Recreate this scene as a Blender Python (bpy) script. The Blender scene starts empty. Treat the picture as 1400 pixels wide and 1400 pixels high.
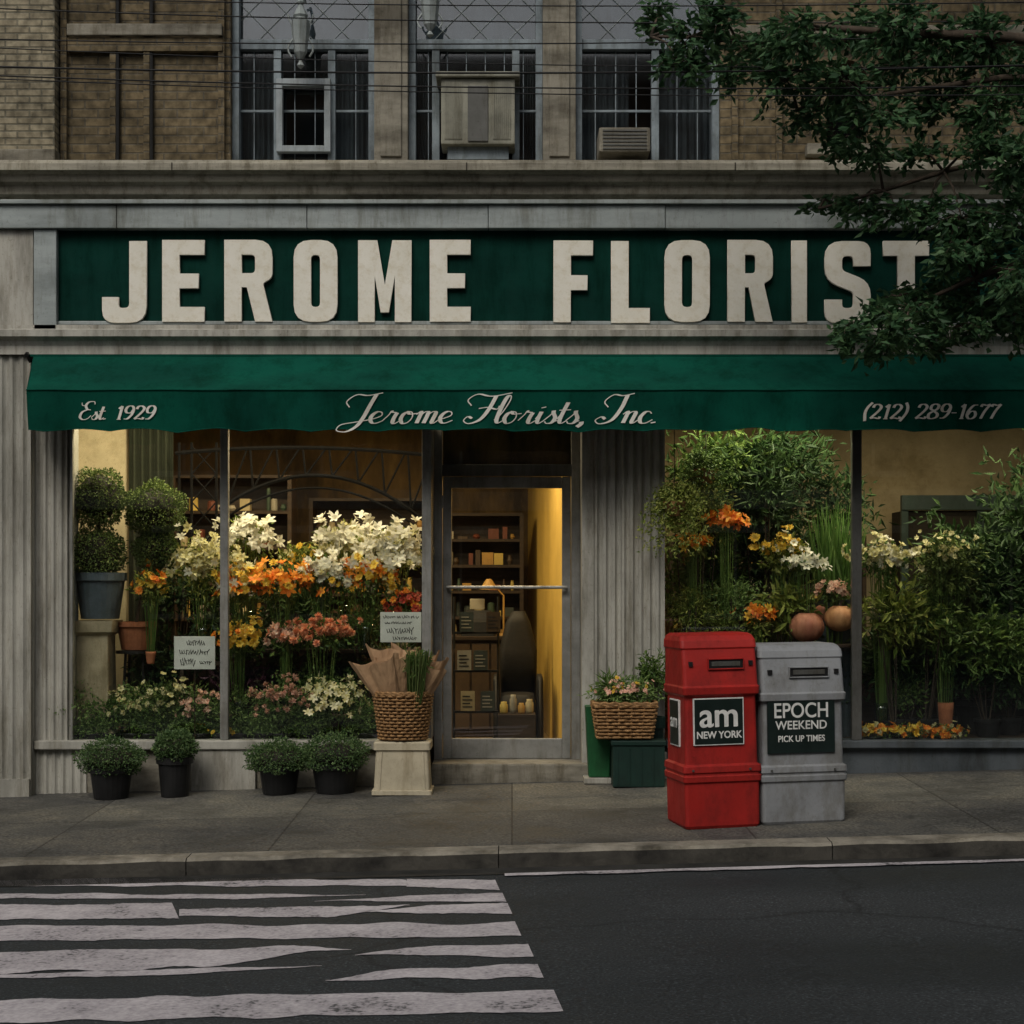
import bpy, bmesh, math, random
import numpy as np
from mathutils import Vector, Matrix, noise
random.seed(7); rng=np.random.default_rng(7)
D=bpy.data; SC=bpy.context.scene

# ---------------------------------------------------------------- image pixels to world coordinates (metres)
F=2275.0
def S(px,py,y):            # image pixel projected onto the vertical plane at depth y
    d=13.0+y
    return ((px-700)*d/F, y, 1.6-(py-800)*d/F)
def X(px,y=0): return (px-700)*(13+y)/F
def Z(py,y=0): return 1.6-(py-800)*(13+y)/F
SL=0.025; RD=.105
def walk(x,y): return SL*x+0.02*(y+3)
def road(x): return -RD+SL*x
def onroad(px,py):
    d=(1.6+RD)*F/((py-800)+SL*(px-700))
    return ((px-700)*d/F, d-13)

# ---------------------------------------------------------------- materials
def newmat(name):
    m=D.materials.new(name); m.use_nodes=True
    nt=m.node_tree; b=nt.nodes['Principled BSDF']
    return m,nt,b
def N(nt,t,**k):
    n=nt.nodes.new(t)
    for a,v in k.items(): setattr(n,a,v)
    return n
def ramp(nt,stops,inp):
    r=N(nt,'ShaderNodeValToRGB'); e=r.color_ramp.elements
    while len(e)>1: e.remove(e[-1])
    e[0].position=stops[0][0]; e[0].color=(*stops[0][1],1)
    for p,c in stops[1:]:
        q=e.new(p); q.color=(*c,1)
    nt.links.new(inp,r.inputs[0]); return r
def mul(nt,a,b_):
    mx=N(nt,'ShaderNodeMix',data_type='RGBA',blend_type='MULTIPLY'); mx.inputs[0].default_value=1
    nt.links.new(a,mx.inputs[6]); nt.links.new(b_,mx.inputs[7]); return mx.outputs[2]
def mat(name,c,rough=.6,c2=None,sc=4,stretch=(1,1,1),metal=0,bump=0,bsc=60,spec=.3,c3=None,detail=8,grime=0,gs=(5,5,.8)):
    m,nt,b=newmat(name); L=nt.links
    b.inputs['Roughness'].default_value=rough; b.inputs['Metallic'].default_value=metal
    b.inputs['Specular IOR Level'].default_value=spec
    if c2 is None: c2=tuple(v*.72 for v in c)
    tc=N(nt,'ShaderNodeTexCoord'); mp=N(nt,'ShaderNodeMapping'); mp.inputs['Scale'].default_value=stretch
    L.new(tc.outputs['Object'],mp.inputs[0])
    n=N(nt,'ShaderNodeTexNoise'); n.inputs['Scale'].default_value=sc; n.inputs['Detail'].default_value=detail; n.inputs['Roughness'].default_value=.65
    L.new(mp.outputs[0],n.inputs['Vector'])
    st=[(.36,c2),(.6,c)]
    if c3: st.append((.74,c3))
    r=ramp(nt,st,n.outputs[0]); a=r.outputs[0]
    if grime:
        m2=N(nt,'ShaderNodeMapping'); m2.inputs['Scale'].default_value=gs; m2.inputs['Location'].default_value=(3.1,7.7,1.3); L.new(tc.outputs['Object'],m2.inputs[0])
        g1=N(nt,'ShaderNodeTexNoise'); g1.inputs['Scale'].default_value=1.5; g1.inputs['Detail'].default_value=10; g1.inputs['Roughness'].default_value=.75; L.new(m2.outputs[0],g1.inputs['Vector'])
        v=1-grime; a=mul(nt,a,ramp(nt,[(.36,(v,v*.96,v*.88)),(.52,(1,1,1))],g1.outputs[0]).outputs[0])
        g2=N(nt,'ShaderNodeTexNoise'); g2.inputs['Scale'].default_value=38; g2.inputs['Detail'].default_value=6; g2.inputs['Roughness'].default_value=.8; L.new(tc.outputs['Object'],g2.inputs['Vector'])
        w=1-grime*.9; a=mul(nt,a,ramp(nt,[(.33,(w,w,w*.95)),(.43,(1,1,1)),(.66,(1,1,1)),(.72,(1.12,1.12,1.1))],g2.outputs[0]).outputs[0])
        rr_=ramp(nt,[(.35,(min(1,rough+.25),)*3),(.6,(rough,)*3)],g1.outputs[0]); L.new(rr_.outputs[0],b.inputs['Roughness'])
    L.new(a,b.inputs['Base Color'])
    if bump:
        n2=N(nt,'ShaderNodeTexNoise'); n2.inputs['Scale'].default_value=bsc; n2.inputs['Detail'].default_value=5
        L.new(tc.outputs['Object'],n2.inputs['Vector'])
        bp=N(nt,'ShaderNodeBump'); bp.inputs['Strength'].default_value=bump; bp.inputs['Distance'].default_value=.01
        L.new(n2.outputs[0],bp.inputs['Height']); L.new(bp.outputs[0],b.inputs['Normal'])
    return m
def leafmat(name,cols,rough=.55,trans=.15):
    m,nt,b=newmat(name); L=nt.links
    g=N(nt,'ShaderNodeNewGeometry')
    st=[(i/(max(1,len(cols)-1)),c) for i,c in enumerate(cols)]
    r=ramp(nt,st,g.outputs['Random Per Island']); L.new(r.outputs[0],b.inputs['Base Color'])
    b.inputs['Roughness'].default_value=rough; b.inputs['Specular IOR Level'].default_value=.25
    t=N(nt,'ShaderNodeBsdfTranslucent'); L.new(r.outputs[0],t.inputs[0])
    mx=N(nt,'ShaderNodeMixShader'); mx.inputs[0].default_value=trans
    L.new(b.outputs[0],mx.inputs[1]); L.new(t.outputs[0],mx.inputs[2])
    L.new(mx.outputs[0],nt.nodes['Material Output'].inputs[0])
    return m
def brickmat(name,ca,cb,mortar,bw=.21,rh=.07,ms=.008,off=0):
    m,nt,b=newmat(name); L=nt.links
    tc=N(nt,'ShaderNodeTexCoord'); sp=N(nt,'ShaderNodeSeparateXYZ'); L.new(tc.outputs['Object'],sp.inputs[0])
    ad=N(nt,'ShaderNodeMath',operation='ADD'); L.new(sp.outputs[0],ad.inputs[0]); L.new(sp.outputs[1],ad.inputs[1])
    cb_=N(nt,'ShaderNodeCombineXYZ'); L.new(ad.outputs[0],cb_.inputs[0]); L.new(sp.outputs[2],cb_.inputs[1])
    br=N(nt,'ShaderNodeTexBrick'); br.inputs['Scale'].default_value=1
    br.inputs['Brick Width'].default_value=bw; br.inputs['Row Height'].default_value=rh; br.inputs['Mortar Size'].default_value=ms
    br.inputs['Color1'].default_value=(*ca,1); br.inputs['Color2'].default_value=(*cb,1); br.inputs['Mortar'].default_value=(*mortar,1)
    br.inputs['Mortar Smooth'].default_value=.4
    L.new(cb_.outputs[0],br.inputs['Vector'])
    n=N(nt,'ShaderNodeTexNoise'); n.inputs['Scale'].default_value=1.6; n.inputs['Detail'].default_value=9; n.inputs['Roughness'].default_value=.7
    L.new(tc.outputs['Object'],n.inputs['Vector'])
    n3=N(nt,'ShaderNodeTexNoise'); n3.inputs['Scale'].default_value=14; n3.inputs['Detail'].default_value=4; L.new(cb_.outputs[0],n3.inputs['Vector'])
    a=mul(nt,br.outputs['Color'],ramp(nt,[(.3,(.38,.37,.35)),(.62,(1.05,1.02,1))],n.outputs[0]).outputs[0])
    a=mul(nt,a,ramp(nt,[(.35,(.6,.6,.6)),(.65,(1.25,1.25,1.25))],n3.outputs[0]).outputs[0])
    L.new(a,b.inputs['Base Color'])
    bp=N(nt,'ShaderNodeBump'); bp.inputs['Strength'].default_value=.8; bp.inputs['Distance'].default_value=.008; bp.invert=True
    L.new(br.outputs['Fac'],bp.inputs['Height']); L.new(bp.outputs[0],b.inputs['Normal'])
    b.inputs['Roughness'].default_value=.9; b.inputs['Specular IOR Level'].default_value=.2
    return m
def glassmat(name,base=.06,tint=(.93,.95,.93),rough=.01):
    m,nt,b=newmat(name); L=nt.links; nt.nodes.remove(b)
    lw=N(nt,'ShaderNodeLayerWeight'); lw.inputs[0].default_value=.5
    p=N(nt,'ShaderNodeMath',operation='POWER'); L.new(lw.outputs['Facing'],p.inputs[0]); p.inputs[1].default_value=4
    a=N(nt,'ShaderNodeMath',operation='MULTIPLY_ADD'); L.new(p.outputs[0],a.inputs[0]); a.inputs[1].default_value=.8; a.inputs[2].default_value=base
    tr=N(nt,'ShaderNodeBsdfTransparent'); tr.inputs[0].default_value=(*tint,1)
    gl=N(nt,'ShaderNodeBsdfGlossy'); gl.inputs['Roughness'].default_value=rough
    mx=N(nt,'ShaderNodeMixShader'); L.new(a.outputs[0],mx.inputs[0]); L.new(tr.outputs[0],mx.inputs[1]); L.new(gl.outputs[0],mx.inputs[2])
    L.new(mx.outputs[0],nt.nodes['Material Output'].inputs[0]); return m
def emit(name,c,s):
    m,nt,b=newmat(name); b.inputs['Base Color'].default_value=(*c,1)
    b.inputs['Emission Color'].default_value=(*c,1); b.inputs['Emission Strength'].default_value=s; return m

M={}
M['brick']=brickmat('brown_brick',(.19,.15,.088),(.135,.11,.066),(.125,.11,.08))
M['brickL']=brickmat('tan_brick',(.34,.305,.215),(.26,.23,.16),(.17,.16,.12),rh=.055,bw=.19)
M['brickO']=brickmat('opposite_brick',(.22,.15,.1),(.16,.11,.075),(.2,.18,.15))
M['stone']=mat('weathered_stone',(.27,.25,.2),.85,(.11,.1,.078),1.5,(1,1,3),bump=.3,bsc=25,grime=.4)
M['cornice']=mat('cornice_stone',(.36,.335,.265),.8,(.16,.147,.115),1.2,(.6,1,6),bump=.25,bsc=20,grime=.45,gs=(6,6,1))
M['paint']=mat('painted_metal_offwhite',(.42,.405,.355),.55,(.25,.24,.205),2.2,(3,3,.6),bump=.12,bsc=12,grime=.4)
M['paint2']=mat('painted_column',(.39,.378,.33),.6,(.25,.242,.208),2.0,(2,2,.7),bump=.12,bsc=14,grime=.4,gs=(4,4,.6))
M['metal']=mat('grey_sheet_metal',(.33,.365,.36),.42,(.2,.225,.22),1.4,(.8,1,3),metal=.2,bump=.15,bsc=5,grime=.35)
M['alu']=mat('aluminium_frame',(.31,.31,.29),.4,(.19,.19,.175),3,metal=.4,grime=.3)
M['darkalu']=mat('dark_aluminium',(.12,.12,.112),.4,(.08,.08,.072),3,metal=.4,grime=.3)
M['bluegrey']=mat('bluegrey_window_paint',(.24,.285,.31),.6,(.12,.145,.16),3,grime=.4)
M['sign']=mat('green_sign_board',(.003,.034,.025),.8,(.002,.023,.017),1.5,(1,1,2),bump=.05,bsc=8,spec=.08,grime=.3)
M['cream']=mat('cream_letter',(.78,.75,.66),.6,(.7,.67,.57),3,bump=.05,grime=.12,gs=(8,8,2))
M['awning']=mat('green_canvas',(.002,.072,.047),.85,(.0015,.044,.03),1.6,(.7,1,1),bump=.35,bsc=7,spec=.1,grime=.3,gs=(3,3,1))
M['awtext']=mat('awning_lettering',(.78,.77,.7),.7,(.66,.65,.58),10,grime=.15)
M['black']=mat('black_plastic',(.012,.012,.012),.5,(.007,.007,.007),8)
M['iron']=mat('dark_iron',(.014,.013,.012),.5,(.008,.008,.007),8)
M['dark']=mat('dark_interior',(.02,.017,.012),.8,(.01,.009,.007),2)
M['glass']=glassmat('shop_glass',.055)
M['glassU']=glassmat('upper_glass',.12,(.62,.65,.67),.04)
M['vase']=glassmat('vase_glass',.09,(.72,.8,.72),.03)
M['soil']=mat('soil',(.03,.02,.013),.95,bump=.5)
M['terra']=mat('terracotta',(.36,.13,.06),.8,(.25,.09,.045),6,bump=.1,grime=.3)
M['zinc']=mat('zinc_pot',(.1,.125,.15),.5,(.06,.08,.095),5,metal=.3,grime=.3)
M['pedestal']=mat('plaster_pedestal',(.42,.35,.24),.8,(.28,.23,.15),5,bump=.2,grime=.3)
M['stool']=mat('beige_plastic',(.46,.405,.29),.55,(.34,.3,.21),4,bump=.05,grime=.3)
M['wicker']=mat('wicker',(.33,.18,.07),.65,(.13,.07,.027),35,c3=(.46,.28,.12))
M['paper']=mat('kraft_paper',(.44,.28,.155),.8,(.3,.185,.1),5,bump=.4,bsc=25)
M['card']=mat('white_card',(.66,.66,.62),.7,(.56,.56,.52),5)
M['ink']=mat('black_ink',(.02,.02,.02),.7)
M['redp']=mat('red_painted_plastic',(.34,.016,.012),.45,(.25,.012,.009),2.2,bump=.12,bsc=7,c3=(.4,.028,.02),grime=.3,gs=(4,4,2))
M['greyp']=mat('grey_painted_plastic',(.24,.25,.26),.5,(.18,.187,.195),2.5,bump=.12,bsc=7,grime=.28,gs=(4,4,2))
M['label']=mat('dark_label',(.01,.018,.016),.4,(.006,.012,.01),6)
M['white']=mat('white_print',(.68,.68,.65),.6,(.52,.52,.5),14)
M['bark']=mat('bark',(.07,.052,.037),.9,(.03,.023,.016),8,(1,1,.3),bump=.8,bsc=20)
M['wood']=mat('dark_wood',(.04,.025,.014),.6,(.02,.013,.008),4,(1,1,8))
M['yellow']=mat('ochre_wall',(.62,.41,.09),.8,(.46,.3,.06),1)
M['creamw']=mat('cream_wall',(.45,.385,.25),.85,(.27,.225,.14),.8,grime=.3,gs=(1,1,1))
M['brownw']=mat('brown_panelled_wall',(.22,.14,.05),.7,(.045,.028,.012),1.1,(2.2,1,.7),c3=(.42,.28,.1))
M['floor']=mat('tile_floor',(.3,.22,.11),.22,(.17,.12,.06),2)
M['greenbox']=mat('green_crate',(.008,.03,.022),.5,(.005,.02,.015),5,grime=.3)
M['greenbr']=mat('bright_green_plastic',(.012,.09,.03),.45,grime=.3)
M['pump']=mat('pale_pumpkin',(.5,.22,.13),.5,(.34,.12,.075),5,(1,1,.4),grime=.2)
M['lamp']=emit('warm_lamp_panel',(1,.78,.45),5)
M['cable']=mat('black_cable',(.01,.01,.01),.6)
M['darkrock']=mat('base_panel',(.08,.092,.1),.6,(.045,.054,.06),3,(1,1,.6),bump=.2,grime=.3)
# foliage
G1=leafmat('topiary_leaf',[(.035,.06,.015),(.09,.14,.035),(.17,.22,.06)])
G2=leafmat('mid_green_leaf',[(.03,.07,.015),(.08,.145,.03),(.15,.22,.055)])
G3=leafmat('dark_green_leaf',[(.012,.035,.011),(.035,.075,.022),(.07,.125,.04)])
G4=leafmat('lime_leaf',[(.07,.11,.015),(.18,.22,.04),(.3,.32,.08)])
G5=leafmat('daylit_leaf',[(.06,.11,.03),(.14,.22,.06),(.25,.35,.12)],trans=.2)  # lighter copy of the mid green, daylight painted into the leaf colour
GT=leafmat('street_tree_leaf',[(.016,.05,.02),(.042,.1,.04),(.08,.155,.06)],trans=.3)
GG=leafmat('grass_blade',[(.05,.13,.02),(.12,.24,.05),(.2,.32,.1)])
FW=leafmat('white_petal',[(.62,.59,.44),(.76,.74,.62),(.84,.82,.76)],trans=.3)
FC=leafmat('cream_petal',[(.48,.43,.16),(.62,.57,.3),(.72,.69,.46)],trans=.3)
FO=leafmat('orange_petal',[(.62,.12,.01),(.76,.25,.02),(.8,.4,.06)],trans=.3)
FY=leafmat('yellow_petal',[(.6,.34,.02),(.72,.48,.05),(.78,.6,.14)],trans=.3)
FP=leafmat('salmon_petal',[(.62,.2,.1),(.78,.34,.18),(.82,.5,.32)],trans=.2)
FK=leafmat('pink_petal',[(.55,.26,.18),(.68,.4,.29),(.75,.55,.42)],trans=.25)
FR=leafmat('red_petal',[(.3,.02,.02),(.45,.06,.03),(.5,.12,.05)],trans=.2)

# ---------------------------------------------------------------- mesh builder
LOCAL=set()
def group(name,loc=(0,0,0)):
    e=D.objects.new(name,None); e.location=loc; e.empty_display_size=.1
    SC.collection.objects.link(e); return e
class MB:
    def __init__(s): s.v=[]; s.f=[]
    def add(s,v,f):
        o=len(s.v); s.v+= [tuple(p) for p in v]; s.f+=[tuple(i+o for i in q) for q in f]; return s
    def box(s,x0,x1,y0,y1,z0,z1):
        return s.add([(x0,y0,z0),(x1,y0,z0),(x1,y1,z0),(x0,y1,z0),(x0,y0,z1),(x1,y0,z1),(x1,y1,z1),(x0,y1,z1)],
          [(0,3,2,1),(4,5,6,7),(0,1,5,4),(1,2,6,5),(2,3,7,6),(3,0,4,7)])
    def tube(s,pts,r,n=6,closed=False):
        pts=[Vector(p) for p in pts]; m=len(pts); rs=r if hasattr(r,'__len__') else [r]*m
        V=[];prev=None
        for i,p in enumerate(pts):
            if closed: t=pts[(i+1)%m]-pts[i-1]
            else: t=pts[min(i+1,m-1)]-pts[max(i-1,0)]
            t=t.normalized() if t.length>1e-9 else Vector((0,0,1))
            if prev is None:
                a=Vector((0,0,1)) if abs(t.z)<.9 else Vector((1,0,0)); u=t.cross(a).normalized()
            else:
                u=(prev-t*prev.dot(t)).normalized()
            prev=u; w=t.cross(u)
            for k in range(n):
                a=2*math.pi*k/n; V.append(p+(u*math.cos(a)+w*math.sin(a))*rs[i])
        Fc=[]
        for i in range(m if closed else m-1):
            j=(i+1)%m
            for k in range(n):
                Fc.append((i*n+k,i*n+(k+1)%n,j*n+(k+1)%n,j*n+k))
        if not closed: Fc+= [tuple(range(n-1,-1,-1)),tuple((m-1)*n+k for k in range(n))]
        return s.add(V,Fc)
    def lathe(s,c,prof,n=24,sx=1,sy=1,cap=True):
        V=[];Fc=[]
        for (r,z) in prof:
            for k in range(n):
                a=2*math.pi*k/n; V.append((c[0]+r*sx*math.cos(a),c[1]+r*sy*math.sin(a),c[2]+z))
        for i in range(len(prof)-1):
            for k in range(n):
                Fc.append((i*n+k,i*n+(k+1)%n,(i+1)*n+(k+1)%n,(i+1)*n+k))
        if cap: Fc+= [tuple(range(n-1,-1,-1)),tuple((len(prof)-1)*n+k for k in range(n))]
        return s.add(V,Fc)
    def loft(s,secs,seg=4):
        V=[];n=4*seg
        for (z,x0,x1,y0,y1,r) in secs:
            for (cx,cy,a0) in ((x1-r,y1-r,0),(x0+r,y1-r,90),(x0+r,y0+r,180),(x1-r,y0+r,270)):
                for k in range(seg):
                    a=math.radians(a0+90*k/(seg-1)); V.append((cx+r*math.cos(a),cy+r*math.sin(a),z))
        Fc=[]
        for i in range(len(secs)-1):
            for k in range(n): Fc.append((i*n+k,i*n+(k+1)%n,(i+1)*n+(k+1)%n,(i+1)*n+k))
        Fc+= [tuple(range(n-1,-1,-1)),tuple((len(secs)-1)*n+k for k in range(n))]
        return s.add(V,Fc)
    def leaf(s,p,d,L,W,fold=.25):
        p=np.asarray(p,float); d=np.asarray(d,float); n=len(p)
        d=d/np.maximum(np.linalg.norm(d,axis=1,keepdims=True),1e-6)
        q=rng.normal(size=(n,3)); sd=np.cross(d,q); sd/=np.maximum(np.linalg.norm(sd,axis=1,keepdims=True),1e-6)
        nn=np.cross(sd,d)
        L=np.broadcast_to(np.asarray(L,float).reshape(-1,1),(n,1)); W=np.broadcast_to(np.asarray(W,float).reshape(-1,1),(n,1))
        a=p; b=p+d*L*.45+sd*W*.5+nn*W*fold; c=p+d*L-nn*W*fold; e=p+d*L*.45-sd*W*.5+nn*W*fold
        V=np.stack([a,b,c,e],1).reshape(-1,3)
        o=len(s.v); s.v+=list(map(tuple,V.tolist())); s.f+=[(o+4*i,o+4*i+1,o+4*i+2,o+4*i+3) for i in range(n)]
        return s
    def petals(s,P,Nrm,Lp,Wp,k,open_=.5,cup=.25):
        for p,nv in zip(P,Nrm):
            nv=nv/np.linalg.norm(nv); t=np.cross(nv,[.3,.2,.9]); t/=np.linalg.norm(t); b=np.cross(nv,t)
            sc=rng.uniform(.6,1.2); a0=rng.uniform(0,6); op_=open_*rng.uniform(.5,1.6)
            for i in range(k):
                a=a0+2*math.pi*i/k+rng.uniform(-.2,.2); rad=math.cos(a)*t+math.sin(a)*b; tan=-math.sin(a)*t+math.cos(a)*b
                L=Lp*sc*rng.uniform(.8,1.12); W=Wp*sc*rng.uniform(.85,1.15)
                d1=rad*(1-op_*.5)+nv*op_; d2=rad+nv*(op_-cup*rng.uniform(.5,2))
                v=[p+tan*W*.12,p+d1*L*.5+tan*W*.5,p+d1*L*.5+d2*L*.35+tan*W*.36,p+d1*L*.5+d2*L*.55,p+d1*L*.5+d2*L*.35-tan*W*.36,p+d1*L*.5-tan*W*.5,p-tan*W*.12]
                s.add([tuple(q) for q in v],[(0,1,2,3,4,5,6)])
        return s
    def obj(s,name,m,parent=None,bevel=0,smooth=False,rot=None):
        me=D.meshes.new(name); me.from_pydata(s.v,[],s.f); me.update()
        if bevel:
            bm=bmesh.new(); bm.from_mesh(me)
            ed=[e for e in bm.edges if len(e.link_faces)==2 and e.calc_face_angle(0)>.5]
            bmesh.ops.bevel(bm,geom=ed,offset=bevel,segments=2,affect='EDGES',profile=.6)
            bm.to_mesh(me); bm.free()
        o=D.objects.new(name,me); me.materials.append(m)
        if smooth:
            for p in me.polygons: p.use_smooth=True
        SC.collection.objects.link(o)
        if parent:
            o.parent=parent
            if parent.name not in LOCAL: o.matrix_parent_inverse=Matrix.Translation(-Vector(parent.location))
        return o
def BOX(name,x0,x1,y0,y1,z0,z1,m,parent,bevel=0): return MB().box(x0,x1,y0,y1,z0,z1).obj(name,m,parent,bevel)

def ndirs(n,up=None):
    u=rng.normal(size=(n,3)); u/=np.linalg.norm(u,axis=1,keepdims=True)
    if up is not None: u[:,2]=np.where(u[:,2]<up,-u[:,2]*.6,u[:,2])
    return u
def bushpts(c,r,n,lo=.7,hi=1.03,up=None,lump=.12,front=False):
    u=ndirs(n,up); ph=rng.uniform(0,6,3)
    if front:
        fl=(u[:,1]>0)&(rng.random(n)<.6); u[:,1]=np.where(fl,-u[:,1],u[:,1])
    k=1+lump*(np.sin(u[:,0]*7+ph[0])+np.sin(u[:,1]*6+ph[1])+np.sin(u[:,2]*8+ph[2]))/1.6
    rr=rng.uniform(lo,hi,n)*k
    return np.asarray(c)+u*rr[:,None]*np.asarray(r),u
def addbush(mb,c,r,n,L=.03,W=.018,lo=.7,hi=1.03,up=None,lump=.12,out=.7):
    p,u=bushpts(c,r,n,lo,hi,up,lump); d=u*out+rng.normal(size=(n,3))*.6
    mb.leaf(p,d,L*rng.uniform(.6,1.3,n),W*rng.uniform(.7,1.2,n)); return mb
def addflowers(mb,c,r,n,L=.03,W=.02,k=6,up=-.1,lo=.6,hi=1.2,ball=False):
    p,u=bushpts(c,r,n,lo,hi,up,.25,True)
    u=u+np.array([0,-.45,.2])+rng.normal(size=(n,3))*.5; u/=np.linalg.norm(u,axis=1,keepdims=True)
    if ball:
        for i in range(n):
            d=ndirs(k)+u[i]*.6; mb.leaf(np.repeat(p[i][None],k,0),d,L*rng.uniform(.8,1.1),W,.12)
    else:
        mb.petals(p,u,L,W,k)
        if k>9: mb.petals(p,u,L*.65,W*.9,max(7,k//2),.9)
    return mb
def stems(mb,c0,r0,c1,r1,n,rad=.003):
    for i in range(n):
        a=random.uniform(0,6.28); q=random.random()**.5; 
        p0=Vector((c0[0]+r0*q*math.cos(a),c0[1]+r0*q*math.sin(a),c0[2]))
        p1=Vector((c1[0]+r1*q*math.cos(a),c1[1]+r1*q*math.sin(a),c1[2]+random.uniform(-.04,.04)))
        mid=(p0+p1)/2+Vector((random.uniform(-.01,.01),random.uniform(-.01,.01),0))
        mb.tube([p0,mid,p1],rad,4)
    return mb

# ================================================================ GROUND
def sheet(name,pts,zf,m,parent=None,thick=None):
    mb=MB(); n=len(pts); V=[(x,y,zf(x,y)) for x,y in pts]
    if thick: 
        V+=[(x,y,zf(x,y)-thick) for x,y in pts]
        Fc=[tuple(range(n)),tuple(range(2*n-1,n-1,-1))]+[(i,n+i,n+(i+1)%n,(i+1)%n) for i in range(n)]
    else: Fc=[tuple(range(n))]
    return mb.add(V,Fc).obj(name,m,parent)
def asphalt():
    m,nt,b=newmat('asphalt'); L=nt.links
    tc=N(nt,'ShaderNodeTexCoord'); mp=N(nt,'ShaderNodeMapping'); mp.inputs['Scale'].default_value=(.35,1,1); L.new(tc.outputs['Object'],mp.inputs[0])
    n1=N(nt,'ShaderNodeTexNoise'); n1.inputs['Scale'].default_value=.9; n1.inputs['Detail'].default_value=8; L.new(mp.outputs[0],n1.inputs['Vector'])
    n2=N(nt,'ShaderNodeTexNoise'); n2.inputs['Scale'].default_value=75; n2.inputs['Detail'].default_value=3; L.new(tc.outputs['Object'],n2.inputs['Vector'])
    r1=ramp(nt,[(.35,(.019,.024,.027)),(.65,(.035,.04,.043))],n1.outputs[0])
    a=mul(nt,r1.outputs[0],ramp(nt,[(.35,(.5,.5,.5)),(.6,(1,1,1)),(.72,(2.3,2.3,2.3))],n2.outputs[0]).outputs[0])
    w=N(nt,'ShaderNodeTexVoronoi',feature='DISTANCE_TO_EDGE'); w.inputs['Scale'].default_value=.38
    n5=N(nt,'ShaderNodeTexNoise'); n5.inputs['Scale'].default_value=2.5; n5.inputs['Detail'].default_value=6; L.new(tc.outputs['Object'],n5.inputs['Vector'])
    mxv=N(nt,'ShaderNodeMix',data_type='VECTOR'); mxv.inputs[0].default_value=.25; L.new(tc.outputs['Object'],mxv.inputs[4]); L.new(n5.outputs['Color'],mxv.inputs[5]); L.new(mxv.outputs[1],w.inputs['Vector'])
    a=mul(nt,a,ramp(nt,[(.0,(.55,.55,.55)),(.003,(.7,.7,.7)),(.005,(1,1,1))],w.outputs['Distance']).outputs[0])
    L.new(a,b.inputs['Base Color'])
    bp=N(nt,'ShaderNodeBump'); bp.inputs['Strength'].default_value=.6; bp.inputs['Distance'].default_value=.006
    L.new(n2.outputs[0],bp.inputs['Height']); L.new(bp.outputs[0],b.inputs['Normal']); b.inputs['Specular IOR Level'].default_value=.25
    rr_=ramp(nt,[(.35,(.6,.6,.6)),(.6,(.85,.85,.85))],n1.outputs[0]); L.new(rr_.outputs[0],b.inputs['Roughness'])
    return m
M['asphalt']=asphalt()
M['ground']=mat('ground_concrete',(.12,.115,.1),.9)
def paving():
    m,nt,b=newmat('sidewalk_concrete'); L=nt.links
    tc=N(nt,'ShaderNodeTexCoord')
    n1=N(nt,'ShaderNodeTexNoise'); n1.inputs['Scale'].default_value=1.1; n1.inputs['Detail'].default_value=11; n1.inputs['Roughness'].default_value=.75; L.new(tc.outputs['Object'],n1.inputs['Vector'])
    n2=N(nt,'ShaderNodeTexNoise'); n2.inputs['Scale'].default_value=55; n2.inputs['Detail'].default_value=4; L.new(tc.outputs['Object'],n2.inputs['Vector'])
    n4=N(nt,'ShaderNodeTexVoronoi'); n4.inputs['Scale'].default_value=6; L.new(tc.outputs['Object'],n4.inputs['Vector'])
    br=N(nt,'ShaderNodeTexBrick'); br.offset=0; br.inputs['Scale'].default_value=1; br.inputs['Brick Width'].default_value=1.5; br.inputs['Row Height'].default_value=1.45; br.inputs['Mortar Size'].default_value=.007
    br.inputs['Color1'].default_value=(.085,.083,.074,1); br.inputs['Color2'].default_value=(.058,.057,.053,1); br.inputs['Mortar'].default_value=(.03,.029,.026,1)
    L.new(tc.outputs['Object'],br.inputs['Vector'])
    a=mul(nt,br.outputs['Color'],ramp(nt,[(.33,(.45,.45,.45)),(.5,(1,1,1)),(.66,(1.7,1.6,1.4))],n1.outputs[0]).outputs[0])
    a=mul(nt,a,ramp(nt,[(.35,(.55,.55,.55)),(.55,(1.1,1.1,1.1)),(.7,(1.6,1.6,1.6))],n2.outputs[0]).outputs[0])
    a=mul(nt,a,ramp(nt,[(.05,(.35,.35,.35)),(.08,(1,1,1))],n4.outputs['Distance']).outputs[0])
    L.new(a,b.inputs['Base Color'])
    bp=N(nt,'ShaderNodeBump'); bp.inputs['Strength'].default_value=.4; bp.inputs['Distance'].default_value=.005
    L.new(n2.outputs[0],bp.inputs['Height']); L.new(bp.outputs[0],b.inputs['Normal']); b.inputs['Specular IOR Level'].default_value=.3
    rr_=ramp(nt,[(.35,(.5,.5,.5)),(.6,(.85,.85,.85))],n1.outputs[0]); L.new(rr_.outputs[0],b.inputs['Roughness'])
    return m
M['paving']=paving()
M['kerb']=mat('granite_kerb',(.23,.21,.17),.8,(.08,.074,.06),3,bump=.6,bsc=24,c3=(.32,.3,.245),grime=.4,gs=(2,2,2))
R=lambda x,y: road(x)
sheet('ground',[(-300,-300),(300,-300),(300,300),(-300,300)],lambda x,y:road(x)-.012,M['ground'])
sheet('road',[(-60,-17),(60,-17),(60,-3.2),(-60,-3.2)],R,M['asphalt'])
sheet('sidewalk',[(-60,-2.80),(60,-2.80),(60,.6),(-60,.6)],walk,M['paving'],thick=.2)
sheet('sidewalk',[(-60,-22),(60,-22),(60,-17.2),(-60,-17.2)],lambda x,y:road(x)+.13,M['paving'],thick=.2)
kg=group('kerb',(0,-3,0))
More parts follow.
